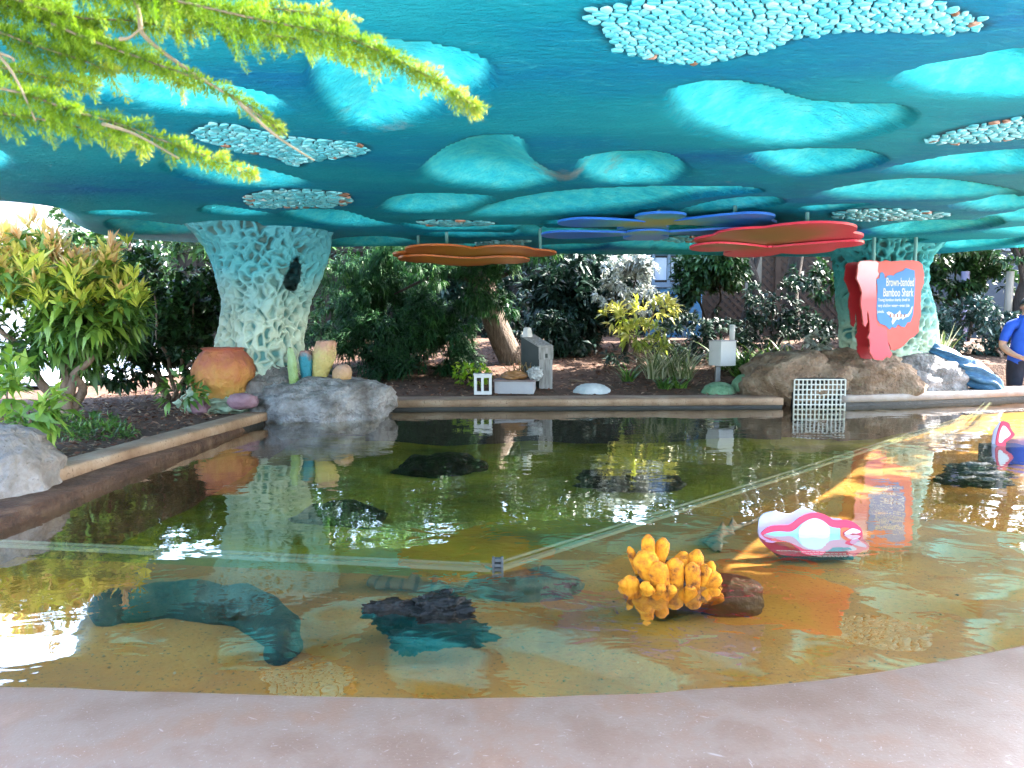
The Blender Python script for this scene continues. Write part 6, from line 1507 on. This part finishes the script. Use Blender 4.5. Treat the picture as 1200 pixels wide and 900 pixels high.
for path, w0, w1, n, _, dy in SPR:
    pts = smooth_line([at_y(x, y, BY + dy) for x, y in path], 8)
    m = MB(); r0 = 0.0042 if n == 0 else 0.0022
    m.tube(pts, [r0 * (1 - 0.7 * i / (len(pts) - 1)) for i in range(len(pts))], 7, wob=.15); m.build('twig', M_TWIG, t, True)
    if n == 0: continue
    LN = sum((pts[i + 1] - pts[i]).length for i in range(len(pts) - 1))
    cnt = int(LN / 0.0032)
    for i in range(cnt):
        f = (i + random.random()) / cnt; u = f * (len(pts) - 1.001); k = int(u); p = pts[k].lerp(pts[k + 1], u - k); tg = (pts[k + 1] - pts[k]).normalized()
        w = (w0 + (w1 - w0) * f ** 0.8) * BY / F * max(0.35, 0.85 + 0.9 * noise.noise(Vector((f * 22, w0, n))))
        sg = 1 if i % 2 else -1
        sd_ = tg.cross(Vector((0, 1, 0))).normalized() * sg
        d = (tg * random.uniform(0.45, 1.0) + sd_ * random.uniform(0.35, 1.0) + Vector((0, random.gauss(0, 0.55), -0.25))).normalized()
        L = w * random.uniform(0.6, 1.6)
        needle_line(p, p + d * L, 0.34 + 0.42 * max(0, f - 0.6) / 0.4 + random.gauss(0, .12), 0.0115, 640)
for pa_ in ([(-40, 25), (0, 66), (20, 95), (42, 142)], [(120, 145), (160, 158), (210, 186)], [(280, 120), (322, 158), (368, 188)], [(-40, 50), (10, 66), (16, 72)], [(140, 46), (152, 44), (166, 32)]):
    pts = smooth_line([at_y(x, y, BY - 0.04) for x, y in pa_], 5); m = MB(); m.tube(pts, [0.0026 * (1 - 0.6 * i / (len(pts) - 1)) for i in range(len(pts))], 7); m.build('twig', M_TWIG, t, True)
NO, ND, NL, NT = np.array(NO), np.array(ND), np.array(NL), np.array(NT)
V, T = leaf_arrays(NO, ND, NL, NL * 0.145, droop=0.1)
np_mesh('needles', V, T, L_FRN, t, False, {'tint': np.repeat(NT, 5)})
print('needles', len(NO))

# ================================================================== PERSON behind the far right curb
def skin_body(name, nodes, edges, root, mats, classify, parent=None, xf=None, sub=2):
    me = bpy.data.meshes.new(name + '_cage'); names = list(nodes)
    me.from_pydata([nodes[k][0] for k in names], [(names.index(a), names.index(c)) for a, c in edges], [])
    ob = bpy.data.objects.new(name + '_cage', me); COL.objects.link(ob)
    ob.modifiers.new('Skin', 'SKIN'); sb = ob.modifiers.new('Sub', 'SUBSURF'); sb.levels = sub; sb.render_levels = sub
    sk_ = me.skin_vertices[0].data
    for i, k in enumerate(names):
        r = nodes[k][1]; sk_[i].radius = (r, r) if not isinstance(r, tuple) else r
        sk_[i].use_root = (k == root)
    bpy.context.view_layer.update()
    out = bpy.data.meshes.new_from_object(ob.evaluated_get(bpy.context.evaluated_depsgraph_get()))
    bpy.data.objects.remove(ob); bpy.data.meshes.remove(me)
    segs = [(a, c, Vector(nodes[a][0]), Vector(nodes[c][0])) for a, c in edges]
    mi = []
    for p in out.polygons:
        best, bd = None, 1e9
        for a, c, A_, C_ in segs:
            e = C_ - A_; f = max(0, min(1, (p.center - A_).dot(e) / max(e.length_squared, 1e-9))); d = (p.center - (A_ + e * f)).length
            ra, rc_ = [(q[0] if isinstance(q, tuple) else q) for q in (nodes[a][1], nodes[c][1])]; d = d / (ra + (rc_ - ra) * f)
            if d < bd: bd, best = d, (a, c, f)
        mi.append(classify(best, p.center))
    out.materials.clear()
    if xf is not None: out.transform(xf)
    o = link_mesh(name, out, mats, parent, True)
    out.polygons.foreach_set('material_index', np.array(mi, dtype=np.int32))
    return o
nd, eg = {}, []
def nod(k, p, r, par=None):
    nd[k] = (p, r)
    if par: eg.append((par, k))
nod('pelvis', (0, 0, 0.88), (0.185, 0.15)); nod('belly', (0, -0.03, 1.04), (0.195, 0.17), 'pelvis'); nod('chest', (0, -0.005, 1.24), (0.185, 0.145), 'belly'); nod('collar', (0, 0.01, 1.385), (0.10, 0.085), 'chest')
nod('neck', (0, 0.0, 1.455), (0.062, 0.062), 'collar'); nod('jaw', (0, -0.025, 1.525), (0.070, 0.078), 'neck'); nod('skull', (0, -0.012, 1.605), (0.080, 0.096), 'jaw'); nod('crown', (0, 0.0, 1.66), (0.058, 0.07), 'skull')
nod('nose', (0, -0.118, 1.56), (0.012, 0.014), 'jaw')
for s, sd_ in ((-1, 'r'), (1, 'l')):
    nod('ear' + sd_, (s * 0.082, 0.005, 1.57), (0.012, 0.02), 'skull')
    nod('shoulder' + sd_, (s * 0.185, 0.005, 1.355), (0.078, 0.078), 'collar'); nod('upper' + sd_, (s * 0.245, 0.0, 1.21), (0.064, 0.064), 'shoulder' + sd_); nod('elbow' + sd_, (s * 0.275, 0.01, 1.08), (0.047, 0.047), 'upper' + sd_)
    nod('fore' + sd_, (s * 0.225, -0.10, 1.00), (0.043, 0.043), 'elbow' + sd_); nod('wrist' + sd_, (s * 0.14, -0.215, 0.935), (0.028, 0.024), 'fore' + sd_); nod('palm' + sd_, (s * 0.095, -0.25, 0.915), (0.034, 0.02), 'wrist' + sd_)
    for i, (dx, dz, L) in enumerate(((0.0, 0.026, .036), (-0.002, 0.009, .042), (-0.002, -0.008, .038), (0.0, -0.024, .03))):
        nod(f'f{i}a{sd_}', (s * (0.060 + dx), -0.272, 0.905 + dz), (0.0095, 0.0095), 'palm' + sd_); nod(f'f{i}b{sd_}', (s * (0.060 + dx) - s * L, -0.272, 0.893 + dz), (0.0085, 0.0085), f'f{i}a{sd_}'); nod(f'f{i}c{sd_}', (s * (0.060 + dx) - s * (L + .018), -0.258, 0.874 + dz), (0.007, 0.007), f'f{i}b{sd_}')
    nod('tha' + sd_, (s * 0.10, -0.262, 0.95), (0.011, 0.011), 'wrist' + sd_); nod('thb' + sd_, (s * 0.062, -0.278, 0.962), (0.009, 0.009), 'tha' + sd_)
    nod('hip' + sd_, (s * 0.105, 0.0, 0.80), (0.125, 0.13), 'pelvis'); nod('thigh' + sd_, (s * 0.11, -0.005, 0.64), (0.105, 0.108), 'hip' + sd_); nod('knee' + sd_, (s * 0.115, -0.01, 0.46), (0.078, 0.08), 'thigh' + sd_)
    nod('shin' + sd_, (s * 0.118, 0.01, 0.27), (0.068, 0.07), 'knee' + sd_); nod('ankle' + sd_, (s * 0.12, 0.02, 0.09), (0.05, 0.055), 'shin' + sd_); nod('foot' + sd_, (s * 0.125, -0.07, 0.045), (0.046, 0.04), 'ankle' + sd_); nod('toe' + sd_, (s * 0.13, -0.16, 0.038), (0.042, 0.032), 'foot' + sd_)
def cls(b_, p):
    a, c, f = b_
    if a.startswith(('foot', 'ankle')) and p.z < 0.09: return 3
    if a.startswith(('hip', 'thigh', 'knee', 'shin', 'ankle', 'foot')) or c.startswith('hip'): return 2 if p.z < 0.89 else 1
    if a in ('pelvis',): return 1 if p.z > 0.87 else 2
    if a in ('belly', 'chest') : return 1
    if a == 'collar' and c == 'neck': return 1 if f < 0.35 else 0
    if a == 'collar' or a.startswith('shoulder'): return 1
    if a.startswith('upper'): return 1 if f < 0.55 else 0
    return 0
M_SKIN = pm('skin', [(0.3, (0.46, 0.25, 0.17)), (0.7, (0.54, 0.31, 0.22))], scale=14, rough=0.55)
M_SHIRT = pm('royal_blue_cotton', [(0.3, (0.012, 0.07, 0.46)), (0.7, (0.02, 0.10, 0.56))], scale=7, rough=0.85, bump=0.5, bscale=9, dist=0.03)
M_TROUS = pm('dark_navy_cloth', [(0.3, (0.008, 0.010, 0.022)), (0.7, (0.018, 0.022, 0.04))], scale=8, rough=0.9, bump=0.4, bscale=12, dist=0.03)
M_SHOE = pm('black_shoe', [(0.3, (0.01, 0.01, 0.01)), (0.7, (0.03, 0.03, 0.03))], scale=9, rough=0.5)
M_HAIR = pm('black_hair', [(0.3, (0.006, 0.005, 0.004)), (0.7, (0.02, 0.016, 0.013))], scale=20, stretch=(6, 6, 1), rough=0.5, bump=0.6, bscale=60)
PXF = Matrix.Translation((6.70, 10.02, 0.035)) @ Matrix.Rotation(-0.25, 4, 'Z')
person = skin_body('person', nd, eg, 'pelvis', [M_SKIN, M_SHIRT, M_TROUS, M_SHOE], cls, xf=PXF)
tag(person, 'person in a royal blue polo shirt and navy trousers standing behind the far curb', 'person')
bm = bmesh.new(); bmesh.ops.create_uvsphere(bm, u_segments=28, v_segments=18, radius=1.0)
bmesh.ops.delete(bm, geom=[v for v in bm.verts if (v.co.z < -0.1 and v.co.y < 0.15) or v.co.z < -0.75 or (v.co.z < 0.28 and v.co.y < -0.45)], context='VERTS')
for v in bm.verts: v.co = Vector((v.co.x * 0.089, v.co.y * 0.106 + 0.004, v.co.z * 0.098 + 1.615)) * 1.0
bm.transform(PXF); me = bpy.data.meshes.new('hair'); bm.to_mesh(me); bm.free(); link_mesh('hair', me, M_HAIR, person)
for s in (-1, 1):
    m = MB(); m.lathe([(0.001, -0.011), (0.008, -0.007), (0.011, 0), (0.008, 0.007), (0.001, 0.011)], (s * 0.031, -0.094, 1.578), 12); o = m.build('eye', M_WHITEP, person, True); o.data.transform(PXF)
    m = MB(); m.lathe([(0.001, -0.005), (0.005, 0), (0.001, 0.005)], (s * 0.031, -0.1035, 1.578), 10); o2 = m.build('pupil', M_SHOE, o, True); o2.data.transform(PXF)
    m = MB(); m.tube([(s * 0.016, -0.100, 1.596), (s * 0.032, -0.100, 1.601), (s * 0.048, -0.092, 1.596)], 0.004, 6); o = m.build('eyebrow', M_HAIR, person, True); o.data.transform(PXF)
m = MB(); m.tube([(-0.022, -0.098, 1.518), (0, -0.106, 1.516), (0.022, -0.098, 1.518)], 0.0055, 8); o = m.build('mouth', pm('lip', [(0.3, (0.42, 0.15, 0.12)), (0.7, (0.48, 0.19, 0.15))], scale=9), person, True); o.data.transform(PXF)
m = MB(); m.box((0.055, -0.168, 1.27), (0.06, 0.012, 0.028), bev=0.005); o = m.build('name_badge', M_WHITEP, person); o.data.transform(PXF)
m = MB(); m.tube([(-0.06, -0.06, 1.43), (-0.085, 0.0, 1.45), (-0.05, 0.07, 1.465), (0.05, 0.07, 1.465), (0.085, 0.0, 1.45), (0.06, -0.06, 1.43), (0.0, -0.095, 1.395)], 0.014, 8); o = m.build('collar', M_SHIRT, person, True); o.data.transform(PXF)

# ================================================================== LIGHT, SKY, CAMERA
w = bpy.data.worlds.new('World'); SC.world = w; w.use_nodes = True
nt = w.node_tree; bg = nt.nodes['Background']
sky = nt.nodes.new('ShaderNodeTexSky'); sky.sky_type = 'NISHITA'; sky.sun_disc = False
sky.sun_elevation = math.asin(SUN_DIR.z); sky.sun_rotation = math.atan2(SUN_DIR.x, SUN_DIR.y)
sky.air_density = 1.0; sky.dust_density = 2.0
nt.links.new(sky.outputs[0], bg.inputs[0]); bg.inputs[1].default_value = 0.15
sl = bpy.data.lights.new('sun', 'SUN'); sl.energy = 3.6; sl.angle = math.radians(0.5); sl.color = (1.0, 0.94, 0.86)
so_ = bpy.data.objects.new('sun', sl); COL.objects.link(so_); so_.rotation_euler = SUN_DIR.to_track_quat('Z', 'Y').to_euler(); so_.location = SUN_DIR * 30

cam = bpy.data.cameras.new('camera'); co = bpy.data.objects.new('camera', cam); COL.objects.link(co)
co.location = (0, 0, CAMZ); co.rotation_euler = (PI / 2 - PITCH, 0, 0)
cam.sensor_width = 36.0; cam.lens = 36.0 * F / 1200.0; cam.clip_start = 0.05; cam.clip_end = 400
cam.dof.use_dof = True; cam.dof.focus_distance = 5.5; cam.dof.aperture_fstop = 9.5
SC.camera = co
SC.view_settings.view_transform = 'Standard'; SC.view_settings.look = 'None'; SC.view_settings.gamma = 1.0; SC.view_settings.exposure = 3.95
SC.view_settings.use_curve_mapping = False
cy_s = SC.cycles
cy_s.max_bounces = 9; cy_s.diffuse_bounces = 5; cy_s.glossy_bounces = 4; cy_s.transparent_max_bounces = 12; cy_s.transmission_bounces = 4
cy_s.caustics_reflective = False; cy_s.caustics_refractive = False; cy_s.sample_clamp_indirect = 6.0
cy_s.use_denoising = True
